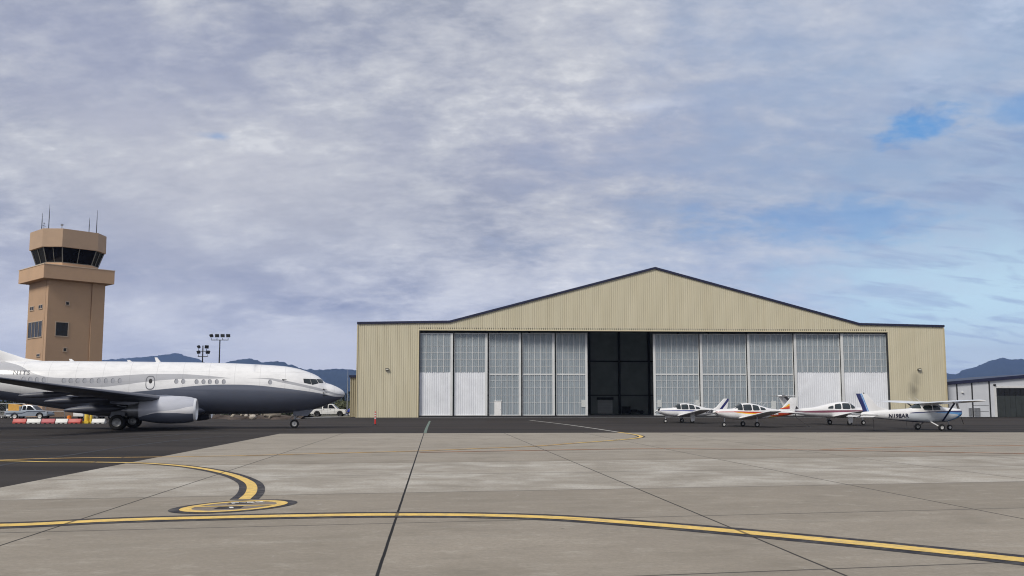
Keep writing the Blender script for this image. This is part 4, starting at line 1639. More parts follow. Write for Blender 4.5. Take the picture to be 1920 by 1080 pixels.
pts = [(ex(-40), -40), (150, -40), (150, far[-1].y + 1.0)] + [(p.x, p.y) for p in far[::-1]]
n = len(mb.v)
mb.v += [(p[0], p[1], .004) for p in pts]
mb.face(range(n, n + len(pts)))
tag(mb.build('concrete_apron', M_CONC), kind='structure')


# ------------------------------------------------------------------ painted lines
def catmull(pts, k=10):
    p = [pts[0] * 2 - pts[1]] + pts + [pts[-1] * 2 - pts[-2]]
    out = []
    for i in range(1, len(p) - 2):
        for j in range(k):
            t = j / k
            out.append(.5 * ((2 * p[i]) + (p[i + 1] - p[i - 1]) * t + (2 * p[i - 1] - 5 * p[i] + 4 * p[i + 1] - p[i + 2]) * t * t + (3 * p[i] - p[i - 1] - 3 * p[i + 1] + p[i + 2]) * t ** 3))
    out.append(pts[-1])
    return out


def ribbon(name, px, w, z, mat, off=0.0, k=10, w2=None):
    pts = catmull([G(*q) for q in px], k)
    mb = MB()
    L, Rr = [], []
    for i, p in enumerate(pts):
        d = (pts[min(i + 1, len(pts) - 1)] - pts[max(i - 1, 0)]).normalized()
        nrm = Vector((-d.y, d.x, 0))
        ww = w if w2 is None else w + (w2 - w) * i / (len(pts) - 1)
        L.append((p.x + nrm.x * (off + ww / 2), p.y + nrm.y * (off + ww / 2), z))
        Rr.append((p.x + nrm.x * (off - ww / 2), p.y + nrm.y * (off - ww / 2), z))
    mb.rings([[a, b_] for a, b_ in zip(L, Rr)], False, False, False)
    return tag(mb.build(name, mat, fix=True), kind='structure')


def worn(name, col, wear, under, joints=True, sc=1.0):
    """traffic paint, worn through in places to what it was laid on"""
    m, t, b = new_mat(name)
    tc = t.node('ShaderNodeTexCoord').outputs['Object']
    n = t.noise(tc, 5.0 * sc, 8, .72)
    n2 = t.noise(t.mapping(tc, scale=(.7, 2, 1)), 1.2, 5, .6)
    c = t.mix(t.mrange(n2, .3, .7), tuple(q * .86 for q in col), tuple(min(1, q * 1.1) for q in col))
    c = t.mix(t.math('MULTIPLY', t.mrange(t.math('ADD', n, t.math('MULTIPLY', n2, .35)), .62, .86), wear), c, under)
    if joints:
        x, y, z = t.sep(tc)
        for (e, dv, ms, o_, sp, h, k_) in ((x, y, mU, U0, US, .0056, .75), (y, x, mV, V0, VS, .004, .45)):
            q = t.math('DIVIDE', t.math('SUBTRACT', t.math('SUBTRACT', e, t.math('MULTIPLY', dv, ms)), o_), sp)
            d = t.math('ABSOLUTE', t.math('SUBTRACT', t.math('FRACT', t.math('ADD', q, .5)), .5))
            c = t.mix(t.math('MULTIPLY', t.mrange(d, h * 1.35, h * .75), k_), c, (.03, .028, .025))
    t.put(b.inputs['Base Color'], c)
    b.inputs['Roughness'].default_value = .75
    b.inputs['Specular IOR Level'].default_value = .3
    return m


M_YEL = worn('yellow_paint', srgb(230, 194, 106), .6, (.26, .23, .17))
M_YELT = worn('yellow_paint_faded', srgb(214, 172, 100), .8, (.26, .23, .19))
M_BLK = worn('black_border_paint', (.022, .02, .026), .5, (.17, .16, .14))
M_REDL = worn('red_paint_faded', srgb(176, 128, 92), .8, (.26, .23, .2))
M_WHT = worn('white_paint_faded', srgb(190, 188, 182), .7, (.09, .09, .09), False)
M_GRN = worn('green_paint_faded', srgb(112, 130, 118), .85, (.08, .08, .08), False)
M_WTX = worn('white_lettering', srgb(225, 225, 222), .5, (.1, .1, .1), False, 2.0)

main = [(-900, 999), (-400, 993), (0, 986), (193, 977.3), (333, 972.8), (500, 969), (633, 966.7), (749, 965.8), (905, 967), (1060, 972.5), (1250, 986.5), (1400, 999.5), (1575, 1016), (1762, 1035), (1915, 1051), (2200, 1085)]
ribbon('taxi_line_border', main, .8, .008, M_BLK)
ribbon('taxi_line', main, .35, .012, M_YEL)
turn = [(-60, 864), (30, 865), (90, 866.5), (180, 867), (267, 868.8), (330, 873), (385, 880), (433, 890.5), (462, 902), (472, 912), (470, 925), (458, 937)]
ribbon('turn_line_border', turn[3:], .56, .008, M_BLK)
ribbon('turn_line', turn, .23, .012, M_YEL)
lead = [(-300, 874), (0, 863), (120, 859.5), (313, 857), (460, 854.5), (600, 850.8), (786, 845.8), (890, 841.5), (1000, 837), (1080, 831), (1142, 826.5), (1185, 822.8), (1202, 819.5), (1196, 816.2), (1180, 813.4), (1159, 810.5), (1110, 803), (1060, 796), (993, 788)]
ribbon('lead_line_border', lead[4:15], .46, .008, M_BLK)
ribbon('lead_line', lead[:10], .24, .012, M_YELT)
ribbon('lead_turn_line', lead[9:16], .24, .013, M_YEL)
ribbon('lead_line_asphalt', lead[15:], .22, .012, M_WHT)
cross = [(786, 848.5), (960, 845.5), (1200, 841.8), (1400, 842.8), (1575, 844.8), (1760, 848), (1960, 851.5)]
ribbon('cross_line_border', cross, .5, .008, M_BLK)
ribbon('cross_line', cross, .28, .012, M_REDL)
ribbon('second_cross_line', [(1540, 843), (1687, 838.5), (1800, 836.8), (1960, 835)], .3, .011, M_REDL)
ribbon('guide_line', [(806, 789.5), (802.5, 797), (799.5, 804), (797, 812)], .2, .012, M_GRN, w2=.2)

# old tar seams crossing the asphalt on the left
M_TAR = pm('tar_seam', (.011, .011, .012), .7, var=.3, scale=1.5)
for px in ([(-40, 846), (60, 838), (150, 828), (233, 820), (300, 814)], [(-60, 884), (40, 866), (120, 855), (213, 841), (330, 826), (430, 817)], [(-30, 834), (80, 823), (167, 813), (260, 806)], [(120, 832), (260, 822), (420, 806)]):
    ribbon('tar_seam', px, .22, .0045, M_TAR)

# receiver check circle with its lettering
cc = G(437, 950)
ca, cb2 = G(556, 944.5), G(320, 955)
rad = abs(ca.x - cb2.x) / 2
ang = math.atan2(ca.y - cb2.y, ca.x - cb2.x)
ctr = (ca + cb2) / 2
ry = (G(437, 937.5).y - G(437, 962.5).y) / 2


def disc(name, r0, r1, z, mat, a0=0, a1=2 * math.pi):
    mb = MB()
    N = 64
    rr = []
    for f in (r0, r1):
        rr.append([(ctr.x + math.cos(a0 + (a1 - a0) * j / N) * rad * f, ctr.y + math.sin(a0 + (a1 - a0) * j / N) * ry * f + math.cos(a0 + (a1 - a0) * j / N) * rad * f * math.tan(ang) * .9, z) for j in range(N + 1)])
    mb.rings(rr, False, False, False)
    return tag(mb.build(name, mat), kind='structure')


disc('check_circle_border', .80, 1.0, .009, M_BLK)
disc('check_circle', .66, .84, .0125, M_YEL)
M_BRN = worn('check_circle_ground', (.20, .165, .135), .5, (.3, .28, .25))
disc('check_circle_ground', 0.01, .67, .0085, M_BRN)


def para(name, pxs, z, mat):
    mb = MB()
    mb.quad(*[tuple(G(*q)[:2]) + (z,) for q in pxs])
    return tag(mb.build(name, mat), kind='structure')


RZ = lambda x, y: (310 + x * 260 / 1920, 925 + y * 45 / 332)
para('check_circle_bar', [RZ(*q) for q in ((330, 193), (1570, 163), (1570, 172), (330, 202))], .0145, M_YEL)
para('letter_ground', [RZ(*q) for q in ((850, 160), (1200, 148), (1260, 122), (930, 126))], .013, M_BLK)
para('letter_ground', [RZ(*q) for q in ((662, 226), (1035, 216), (1085, 186), (735, 198))], .013, M_BLK)


def ground_text(txt, px, size, z, ang_, sx=1.0):
    me = text_mesh(txt, size, .012)
    p = G(*px)
    M = Matrix.Translation((p.x, p.y, z)) @ Matrix.Rotation(ang_, 4, 'Z')
    for vv in me.vertices:
        vv.co = M @ Vector((vv.co.x * sx, vv.co.y, 0))
    me.materials.append(M_WTX)
    o = bpy.data.objects.new('ground_lettering', me)
    COL.objects.link(o)
    return tag(o, kind='structure')


ground_text('F-52', RZ(915, 153), .26, .0165, ang, 1.25)
ground_text('1', RZ(845, 219), .3, .0165, ang, 1.3)

# kerb beside the annexe and earth bank behind the jet
ka, kb = G(572, 784.5), G(656, 782.2)
mb = MB()
d = (kb - ka).normalized()
nrm = Vector((-d.y, d.x, 0))
mb.rings([[p, p + nrm * .35, p + nrm * .35 + Vector((0, 0, .14)), p + Vector((0, 0, .14))] for p in (ka, kb)])
tag(mb.build('kerb', pm('kerb_concrete', (.6, .59, .57), .8, var=.08, scale=1), bevel=.02), kind='structure')

M_EARTH = pm('bank_earth', (.07, .05, .038), .95, var=.4, scale=.6, bump=.6)
mb = MB()
rows = []
for i in range(80):
    x = -37.5 + i * .14
    rows.append([(x + random.uniform(-.1, .1), y + 2.5 * math.sin(i * .17), (h * (.7 + .5 * noise.noise((i * .21, j * .7, 0))) if 0 < j < 4 else -.03)) for j, (y, h) in enumerate(((112, 0), (113.2, .28), (115.5, .55), (119, .5), (124, 0)))])
mb.rings(rows, False, False, False)
tag(mb.build('earth_bank', M_EARTH, smooth=60), kind='structure')

# ================================================================== MOUNTAINS
M_MTN, t_, b_ = new_mat('forested_mountain')
tc = t_.node('ShaderNodeTexCoord').outputs['Object']
n1 = t_.noise(tc, .0035, 7, .65)
n2 = t_.noise(tc, .03, 5, .7)
c = t_.mix(t_.mrange(n1, .35, .65), (.012, .022, .020), (.03, .042, .034))
c = t_.mix(t_.mrange(n2, .4, .7, 0, .6), c, (.012, .022, .018))
t_.put(b_.inputs['Base Color'], c)
b_.inputs['Roughness'].default_value = 1.0
b_.inputs['Specular IOR Level'].default_value = 0.0


def ridge(name, pts, Y, seed, depth=2600):
    px = [p[0] for p in pts]
    f = pchip(px, [p[1] for p in pts])
    mb = MB()
    rows = []
    N = 260
    for i in range(N + 1):
        q = px[0] + (px[-1] - px[0]) * i / N
        top = P(q, f(q), Y)
        h = top.z + 9 * noise.noise((q * .09, seed, 0)) + 5 * noise.noise((q * .6, seed, 3)) + 4 * random.random()
        row = []
        for k, fr in enumerate((0, .12, .25, .4, .55, .7, .84, .93, 1.0, 1.12, 1.4)):
            yy = Y - depth * (1 - fr)
            spur = .5 + .5 * noise.noise((q * .03 + seed, fr * 1.4, 1.3))
            if fr <= 1:
                z = h * (fr ** 1.25) * (1 - .32 * (1 - fr) * spur) - (8 if fr == 0 else 0)
            else:
                z = h * (1 - (fr - 1) * 1.6)
            row.append((top.x * (yy / Y) + 40 * noise.noise((q * .05, fr * 3, seed)), yy, z))
        rows.append(row)
    mb.rings(rows, False, False, False)
    return tag(mb.build(name, M_MTN, smooth=70), kind='structure')


ridge('mountain', [(-300, 700), (-150, 682), (0, 690), (100, 684), (185, 676), (225, 673), (270, 669.5), (300, 666.5), (330, 663), (352, 668), (376, 676), (400, 684), (470, 700), (560, 722), (640, 748)], 9500, 1.0)
ridge('mountain', [(250, 745), (330, 710), (400, 686), (432, 678), (448, 674.5), (465, 673), (480, 676), (498, 679), (520, 678), (540, 683), (566, 691), (590, 694), (612, 693), (636, 692), (655, 693), (670, 695), (760, 690), (900, 700), (1040, 735)], 7600, 2.0)
ridge('mountain', [(1400, 748), (1560, 715), (1680, 698), (1740, 699), (1772, 700), (1786, 701.5), (1800, 698), (1820, 691), (1842, 683), (1862, 675), (1882, 671), (1900, 674), (1930, 673), (1990, 662), (2080, 672), (2300, 700)], 8200, 3.0)

# ================================================================== TREES AND SHRUBS
M_BARK = pm('bark', (.05, .038, .028), .95, var=.3, scale=3)


def leaf_mat(name, col):
    m, t, b = new_mat(name)
    tc = t.node('ShaderNodeTexCoord').outputs['Object']
    n = t.noise(tc, 1.4, 3, .6)
    c = t.mix(t.mrange(n, .35, .65), tuple(q * .55 for q in col), tuple(q * 1.35 for q in col))
    t.put(b.inputs['Base Color'], c)
    b.inputs['Roughness'].default_value = .8
    return m


M_PINE = leaf_mat('pine_needles', (.032, .048, .03))
M_SHRUB = leaf_mat('shrub_leaves', (.045, .058, .03))
M_OLIVE = leaf_mat('olive_leaves', (.075, .085, .045))


def pine(loc, h, w, label, group):
    o = empty('pine_tree', loc, random.uniform(0, 6), label, 'tree', group)
    mb = MB()
    mb.tube((0, 0, -.1), (0, 0, h * .95), h * .022, .02, 8)
    mb.build('trunk', M_BARK, o, smooth=40)
    mb = MB()
    n = 1300
    for i in range(n):
        f = random.random() ** 1.5
        z = h * (.1 + .9 * f)
        lay = .75 + .25 * math.cos(z * 5.5 / (h / 9) + 1)
        r = w * (1 - f) ** .85 * lay * math.sqrt(random.uniform(.12, 1.05)) + .05
        a = random.uniform(0, 6.283)
        c = Vector((math.cos(a) * r, math.sin(a) * r, z - r * .25))
        d = Vector((math.cos(a), math.sin(a), -.35)).normalized()
        s = random.uniform(.25, .55) * h / 9
        t2 = d.orthogonal().normalized()
        mb.quad(c - t2 * s * .35, c + d * s * .5 - t2 * s * .1, c + d * s, c + d * s * .4 + t2 * s * .4)
    mb.build('crown', M_PINE, o, fix=False)
    return o


def shrub(loc, h, w, label, group, mat=None, n=700):
    o = empty('shrub', loc, random.uniform(0, 6), label, 'shrub', group)
    mb = MB()
    for k in range(6):
        a = random.uniform(0, 6.283)
        mb.tube((0, 0, -.05), (math.cos(a) * w * .4, math.sin(a) * w * .4, h * .7), .04, .015, 5)
    mb.build('stem', M_BARK, o)
    mb = MB()
    lob = [(Vector((random.uniform(-w, w) * .6, random.uniform(-w, w) * .6, h * random.uniform(.35, .75))), random.uniform(.3, .5) * min(w, h)) for _ in range(9)]
    for i in range(n):
        c, r = random.choice(lob)
        u = Vector((random.gauss(0, 1), random.gauss(0, 1), random.gauss(0, 1))).normalized()
        p = c + u * r * random.uniform(.6, 1.08)
        p.z = max(.03, p.z)
        s = random.uniform(.1, .22) * (1 + .1 * h)
        t1 = Vector((random.gauss(0, 1), random.gauss(0, 1), random.gauss(0, 1))).normalized()
        t2 = t1.orthogonal().normalized()
        mb.quad(p - t1 * s, p + t2 * s * .5, p + t1 * s, p - t2 * s * .5)
    mb.build('crown', mat or M_SHRUB, o, fix=False)
    return o


for px, Y, h, w, lab in ((641, 205, 4.4, 1.5, 'small dark pine just beyond the jet nose'), (647, 190, 4.2, 1.5, 'dark pine left of the thin mast by the annexe'), (654, 210, 4.8, 1.7, 'dark pine tight against the annexe wall'),
                         (634, 230, 4.4, 1.7, 'dark pine half hidden behind the jet nose')):
    p = P(px, 757, Y)
    pine((p.x, p.y, -.06), h, w, lab, 'pines behind the jet nose')
for px, Y, h, w, lab, mt in ((632, 165, 2.6, 1.9, 'olive shrub under the jet nose above the white pickup', M_OLIVE), (643, 160, 2.2, 2.0, 'green brown shrub behind the cab of the white pickup', M_OLIVE), (652, 172, 2.6, 2.0, 'dark shrub beside the annexe behind the parked cars', M_SHRUB),
                             (618, 165, 1.8, 2.0, 'dark shrub seen under the jet just behind the nose', M_SHRUB)):
    p = P(px, 757, Y)
    shrub((p.x, p.y, -.06), h, w, lab, 'shrubs behind the pickups', mt)
for i, (px, Y, h) in enumerate(((435, 128, 1.5), (458, 132, 1.9), (484, 130, 1.6), (512, 134, 1.8), (540, 136, 1.7), (566, 140, 1.5))):
    p = P(px, 757, Y)
    shrub((p.x, p.y, -.05), h, 1.7, 'dark shrub on the earth bank seen below the jet fuselage', 'dark shrubs on the earth bank', M_SHRUB, 500)
for i, (px, Y, h) in enumerate(((-8, 150, 3.0), (20, 152, 2.7), (48, 155, 2.6), (76, 150, 2.5), (104, 154, 2.5), (132, 150, 2.5), (160, 153, 2.4), (188, 150, 2.4), (216, 152, 2.3), (244, 150, 2.2))):
    p = P(px, 757, Y)
    shrub((p.x, p.y, -.05), h, 2.4, 'dark shrub in the row behind the wire fence left of the tower base', 'dark shrubs behind the wire fence', M_SHRUB, 600)

# logs and stones on the bank
M_LOG = pm('pale_timber', (.34, .3, .24), .85, var=.2, scale=1.5, dirt=.4)
M_ROCK = pm('pale_stone', (.4, .36, .31), .9, var=.2, scale=2, bump=.5)
for px0, py0, px1, py1, r, lab in ((452, 776.5, 466, 777.2, .22, 'short pale log at the left of the earth bank'), (469, 775.5, 483, 776.8, .2, 'pale log lying in the middle of the earth bank'), (494, 777.5, 526, 775.8, .3, 'longest pale log on the earth bank'),
                                   (498, 779.4, 526, 778.4, .22, 'long pale log lying below the longest one'), (504, 781.4, 513, 781.2, .15, 'short thin log at the front of the log pile'), (490, 775.6, 508, 774.6, .22, 'pale log leaning on top of the pile'),
                                   (434, 783.5, 440, 775.0, .2, 'upright slanted pale post near the jet engine')):
    a, b2 = P(px0, py0, 112.5), P(px1, py1, 113.2)
    mb = MB()
    k = 5
    rr = []
    d = (b2 - a).normalized()
    s1 = d.orthogonal().normalized()
    s2 = d.cross(s1)
    for i in range(k + 1):
        c = a.lerp(b2, i / k) + Vector((0, 0, random.uniform(-.03, .03)))
        rr.append([c + (s1 * math.cos(t) + s2 * math.sin(t)) * r * random.uniform(.85, 1.1) for t in [2 * math.pi * j / 9 for j in range(9)]])
    mb.rings(rr)
    tag(mb.build('timber_log', M_LOG, smooth=50), lab, 'log', 'logs on the earth bank')
for px, py, r, lab in ((474, 782.0, .34, 'pale angular stone at the foot of the bank'), (462, 779.5, .2, 'small stone left of the angular one on the bank')):
    c = P(px, py, 111.5)
    mb = MB()
    bm = bmesh.new()
    bmesh.ops.create_icosphere(bm, subdivisions=2, radius=r)
    for vv in bm.verts:
        vv.co *= 1 + .35 * noise.noise(vv.co * 3 + Vector((px, 0, 0)))
        vv.co.x *= 1.3
    me = bpy.data.meshes.new('stone')
    bm.to_mesh(me)
    bm.free()
    me.materials.append(M_ROCK)
    o = bpy.data.objects.new('stone', me)
    COL.objects.link(o)
    o.location = c
    tag(o, lab, 'stone', 'stones on the earth bank')

# ================================================================== STREET FURNITURE
M_POLE = pm('pole_dark', (.022, .025, .035), .5, var=.2, scale=2)
M_LAMPG = glass_mat('lamp_glass', (.05, .055, .06), .1)


def flood(mb, gl, c, yaw, pitch, s=.55):
    M = Matrix.Translation(c) @ Matrix.Rotation(yaw, 4, 'Z') @ Matrix.Rotation(pitch, 4, 'X')
    mb.obox(M, s * 1.25, s * .6, s)
    mb.obox(M @ Matrix.Translation((0, s * .36, 0)), s * .8, s * .2, s * .6)
    gl.obox(M @ Matrix.Translation((0, -s * .31, 0)), s * 1.1, .02, s * .85)


def light_pole(px, top_py, Y, arms, label):
    b = G(px, 757 + 3230 / Y)
    b = Vector((P(px, 680, Y).x, Y, 0))
    o = empty('floodlight_pole', b, 0, label, 'floodlight pole', 'floodlight poles behind the jet')
    zt = P(px, top_py, Y).z
    mb = MB()
    mb.tube((0, 0, 0), (0, 0, zt), .16, .09, 10)
    mb.lathe((0, 0, 0), (0, 0, 1), [(0, .4), (.5, .4), (.55, .3)], 14)
    mb.build('pole', M_POLE, o, smooth=40)
    for (z_py, half, heads) in arms:
        z = P(px, z_py, Y).z
        mb = MB()
        mb.tube((-half, 0, z), (half, 0, z), .06, .06, 8)
        for x, yw, pt in heads:
            mb.tube((x, 0, z), (x, 0, z + .35), .045, .045, 6)
        mb.build('crossarm', M_POLE, o)
        for x, yw, pt in heads:
            mb, gl = MB(), MB()
            flood(mb, gl, Vector((x, 0, z + .72)), R(yw), R(pt), .5)
            f = mb.build('floodlight', M_POLE, o, bevel=.02)
            gl.build('lens', M_LAMPG, f)
    return o


light_pole(411, 637.5, 150, [(637.5, 1.4, [(-1.45, -38, 28), (-.5, 0, 20), (.42, 5, 20), (1.35, 8, 18)])], 'tall pole with a row of four floodlights behind the jet')
light_pole(379.5, 648, 150, [(658.5, .72, [(-.7, -55, 30), (.62, 25, 25)]), (668.5, .8, [(-.7, -40, 20), (.85, 50, 30)])], 'shorter pole with two tiers of paired floodlights behind the jet')
b = Vector((P(651.5, 740, 150).x, 150, 0))
zt = P(651.5, 692, 150).z
mb = MB()
mb.tube((0, 0, 0), (0, 0, zt * .6), .09, .07, 8)
mb.tube((0, 0, zt * .6), (0, 0, zt), .06, .03, 8)
mb.lathe((0, 0, 0), (0, 0, 1), [(0, .25), (.2, .25), (.25, .1)], 10)
o = mb.build('mast', pm('mast_grey', (.32, .34, .38), .5, .3), smooth=40)
o.location = b
tag(o, 'thin grey mast rising beside the hangar annexe', 'mast')

# red delineator post
g = G(703.5, 797)
dl = empty('delineator_post', (g.x, g.y, 0), 0, 'red delineator post with white bands on the asphalt before the hangar', 'delineator')
M_ORG = pm('delineator_red', srgb(214, 44, 36), .5, var=.08)
mb = MB()
mb.lathe((0, 0, .06), (0, 0, 1), [(0, .07), (.95, .06), (1.0, .045), (1.06, .06), (1.12, .055), (1.15, .02)], 16)
mb.build('post', M_ORG, dl, smooth=40)
mb = MB()
mb.lathe((0, 0, 0), (0, 0, 1), [(0, .3), (.05, .3), (.1, .12), (.1, .06)], 8)
mb.build('base', M_BLACK, dl)
for z in (.55, .78, .98):
    mb = MB()
    mb.lathe((0, 0, z), (0, 0, 1), [(0, .068), (.12, .067)], 16, cap0=False, cap1=False)
    mb.build('reflective_band', M_WHITE, dl, smooth=40)

# water-filled barriers
M_BRED = pm('barrier_red', srgb(180, 74, 68), .5, var=.1, scale=1.5, dirt=.2)
M_BWHT = pm('barrier_white', (.66, .66, .64), .5, var=.08, scale=1.5, dirt=.25)
M_BPNK = pm('barrier_pink', srgb(172, 82, 88), .55, var=.1, scale=1.5, dirt=.2)


def barrier(px0, px1, mat, label):
    a, b_ = G(px0, 794), G(px1, 794)
    L = (b_ - a).length - .06
    o = empty('water_barrier', (a + b_) / 2, math.atan2(b_.y - a.y, b_.x - a.x), label, 'barrier', 'water filled barriers in a row')
    mb = MB()
    rr = []
    for x in (-L / 2, -L / 2 + .02, L / 2 - .02, L / 2):
        k = .96 if abs(x) > L / 2 - .01 else 1
        rr.append([(x, y * k, z) for y, z in ((-.26, .06), (.26, .06), (.26, .13), (.17, .24), (.12, .42), (.09, .45), (-.09, .45), (-.12, .42), (-.17, .24), (-.26, .13))])
    mb.rings(rr)
    for x in (-L * .38, 0, L * .38):
        mb.box(x - L * .1, x + L * .1, -.25, .25, 0, .055)
    mb.tube((L / 2, 0, .27), (L / 2 + .06, 0, .27), .05)
    mb.build('barrier_shell', mat, o, smooth=35)
    mb = MB()
    mb.lathe((-L * .3, 0, .45), (0, 0, 1), [(0, .06), (.03, .06)], 10)
    mb.build('filler_cap', M_BLACK, o)
    return o


barrier(25, 50.8, M_BRED, 'red water barrier at the left end of the row')
barrier(51.4, 78.2, M_BWHT, 'white water barrier below the grey pickup door')
barrier(78.8, 104.4, M_BPNK, 'faded pinkish red water barrier in the middle of the row')
barrier(105, 128.6, M_BWHT, 'white water barrier left of the orange red one and in front of the drum')
barrier(129.2, 153, M_BRED, 'orange red water barrier beside the thick yellow bollard')
barrier(173, 198, M_BWHT, 'white water barrier next to the jet main wheels')

M_BOL = pm('bollard_yellow', srgb(222, 190, 60), .5, var=.1, scale=3, dirt=.2)
for px, r, h, lab in ((162, .2, 1.08, 'thick yellow bollard on a square base by the barriers'), (170.3, .13, 1.02, 'thin yellow bollard right of the thick one')):
    g = G(px, 793.8)
    mb = MB()
    mb.lathe((0, 0, 0), (0, 0, 1), [(0, r), (h - .1, r), (h - .03, r * .8), (h, r * .3)], 18)
    if r > .15:
        mb.box(-.32, .32, -.32, .32, 0, .22)
    o = mb.build('bollard', M_BOL, smooth=40)
    o.location = (g.x, g.y, 0)
    tag(o, lab, 'bollard', 'yellow bollards')
g = G(129.5, 790)
mb = MB()
mb.lathe((0, 0, 0), (0, 0, 1), [(0, .36), (.06, .36), (.06, .33), (.42, .32), (.43, .34), (.47, .34), (.48, .31), (.9, .3), (.92, .22), (1.0, .22), (1.0, .01)], 20)
mb.v = [(v[0] * .75, v[1] * .75, v[2] * .62) for v in mb.v]
o = mb.build('orange_drum', pm('drum_orange', srgb(236, 130, 24), .5, var=.08, scale=3), smooth=40)
o.location = (g.x, g.y, 0)
tag(o, 'orange plastic drum standing behind the barriers', 'drum')

# wire fence
fy = 122.0
fx0, fx1 = P(-60, 757, fy).x, P(205, 757, fy).x
fe = empty('wire_fence', (fx0, fy, 0), 0, 'grey wire mesh fence with rails behind the pickup and barriers', 'fence')
M_FEN = pm('galvanised_wire', (.3, .31, .33), .45, .6, var=.15)
FL = fx1 - fx0
for k in range(int(FL / 2.6) + 1):
    mb = MB()
    mb.tube((k * 2.6, 0, 0), (k * 2.6, 0, 2.0), .04, .04, 8)
    mb.build('post', M_FEN, fe, smooth=40)
for z in (1.9, .9):
    mb = MB()
    mb.tube((0, 0, z), (FL, 0, z), .03, .03, 8)
    mb.build('rail', M_FEN, fe, smooth=40)
mb = MB()
x = -1.8
while x < FL:
    for sg in (1, -1):
        xa, za, xb, zb_ = x, .05, x + 1.85, 1.9
        if sg < 0:
            za, zb_ = zb_, za
        if xa < 0:
            za, xa = za + (0 - xa) * (zb_ - za) / 1.85, 0
        if xb > FL:
            zb_, xb = zb_ - (xb - FL) * (zb_ - za) / (xb - xa), FL
        mb.tube((xa, .03 * sg, za), (xb, .03 * sg, zb_), .006, .006, 3, caps=False)
    x += .22
mb.build('wire_mesh', M_FEN, fe, fix=False)


# ================================================================== VEHICLES
def arch(cx, r, z0, n=8):
    """wheel arch points from front (+x) to back, going over the wheel"""
    return [(cx + r * math.cos(math.pi * j / n), z0 + r * math.sin(math.pi * j / n)) for j in range(n + 1)]


def body_mesh(poly, w, tuck, ztuck):
    mb = MB()
    k = len(poly)
    rr = []
    for y, f in ((-w / 2, 1), (-w / 2 + .001, 1), (w / 2 - .001, 1), (w / 2, 1)):
        rr.append([(x, math.copysign(abs(y) - tuck * max(0, z - ztuck), y), z) for x, z in poly])
    mb.rings(rr)
    return mb


def vehicle(name, loc, rz, label, cat, group, paint, lower, cabin, glass, wheels, w=1.95, wr=.4, extra=None, rim=None, lights=None, rear=None):
    o = empty(name, loc, rz, label, cat, group)
    mb = body_mesh(lower, w, .06, .9)
    mb.build('body', paint, o, bevel=.025, smooth=35)
    mb = body_mesh(cabin, w - .06, .32, .95)
    c = mb.build('cabin', paint, o, bevel=.03, smooth=35)
    for poly in glass:
        for sd in (-1, 1):
            m2 = MB()
            for q in (0, 1):
                pass
            n = len(m2.v)
            pts = [(x, sd * (w / 2 - .03 - .32 * max(0, z - .95) + .006), z) for x, z in poly]
            m2.v += pts
            m2.face(range(len(pts)))
            m2.build('window', M_GLASS, c)
    for cx in wheels:
        for sd in (-1, 1):
            t, r = MB(), MB()
            wheel(t, r, (cx, sd * (w / 2 - .15), wr), wr, .26, rim=.62)
            wh = t.build('wheel', M_TYRE, o, smooth=40)
            r.build('rim', rim or M_RIMGREY, wh, smooth=40)
    for (x, z) in lights or ():
        for sd in (-1, 1):
            m2 = MB()
            m2.obox(Matrix.Translation((x, sd * (w / 2 - .2), z)), .12, .36, .2)
            m2.build('headlight', M_RIMGREY if x > 0 else M_BRED, o, bevel=.02)
    return o


def windscreen(o, w, x0, z0, x1, z1):
    m2 = MB()
    k0, k1 = w / 2 - .1 - .32 * max(0, z0 - .95), w / 2 - .12 - .32 * max(0, z1 - .95)
    m2.quad((x0, -k0, z0), (x0, k0, z0), (x1, k1, z1), (x1, -k1, z1))
    m2.build('windscreen', M_GLASS, o)


# white crew-cab pickup, nose to the right
g = G(616.5, 781.2)
A1, A2 = -1.75, 1.95
low = [(-2.9, .5), (-2.9, 1.12), (-2.3, 1.2), (-1.0, 1.2), (1.3, 1.2), (2.6, 1.12), (2.85, .95), (2.9, .5)] + [(2.6, .42)] + arch(A2, .52, .42) + arch(A1, .52, .42) + [(-2.6, .45)]
cabp = [(-1.02, 1.1), (-.98, 1.55), (-.8, 1.9), (-.55, 1.96), (.45, 1.96), (.75, 1.88), (1.55, 1.18), (1.5, 1.1)]
M_VWHT = pm('car_paint_white', (.72, .72, .71), .3, var=.04, scale=1, dirt=.15, coat=.6)
pk = vehicle('pickup_truck', (g.x, g.y, 0), R(2), 'white crew cab pickup parked by the kerb under the jet nose', 'pickup truck', 'parked pickup trucks', M_VWHT, low, cabp,
             [[(-.85, 1.25), (-.8, 1.62), (-.68, 1.83), (-.05, 1.86), (-.05, 1.25)], [(.05, 1.25), (.05, 1.86), (.5, 1.86), (.72, 1.74), (1.22, 1.25)]], (A1, A2), 2.0, .42, rim=M_DARK, lights=[(2.84, .95), (-2.88, .98)])
pk.scale = (.9, .95, .95)
windscreen(pk, 2.0, 1.46, 1.28, .86, 1.8)
mb = MB()
mb.box(2.88, 3.0, -.9, .9, .5, .72)
mb.box(-3.02, -2.9, -.9, .9, .5, .68)
mb.build('bumper', M_RIMGREY, pk, bevel=.03)
mb = MB()
for x in (-.78, .3):
    mb.box(x, x + .18, -1.02, -.985, 1.08, 1.13)
mb.build('door_handle', M_BLACK, pk)
mb = MB()
for x in (-1.0, .0, 1.12):
    mb.box(x - .012, x + .012, -1.002, -.98, .55, 1.18)
mb.build('door_gap', M_BLACK, pk)

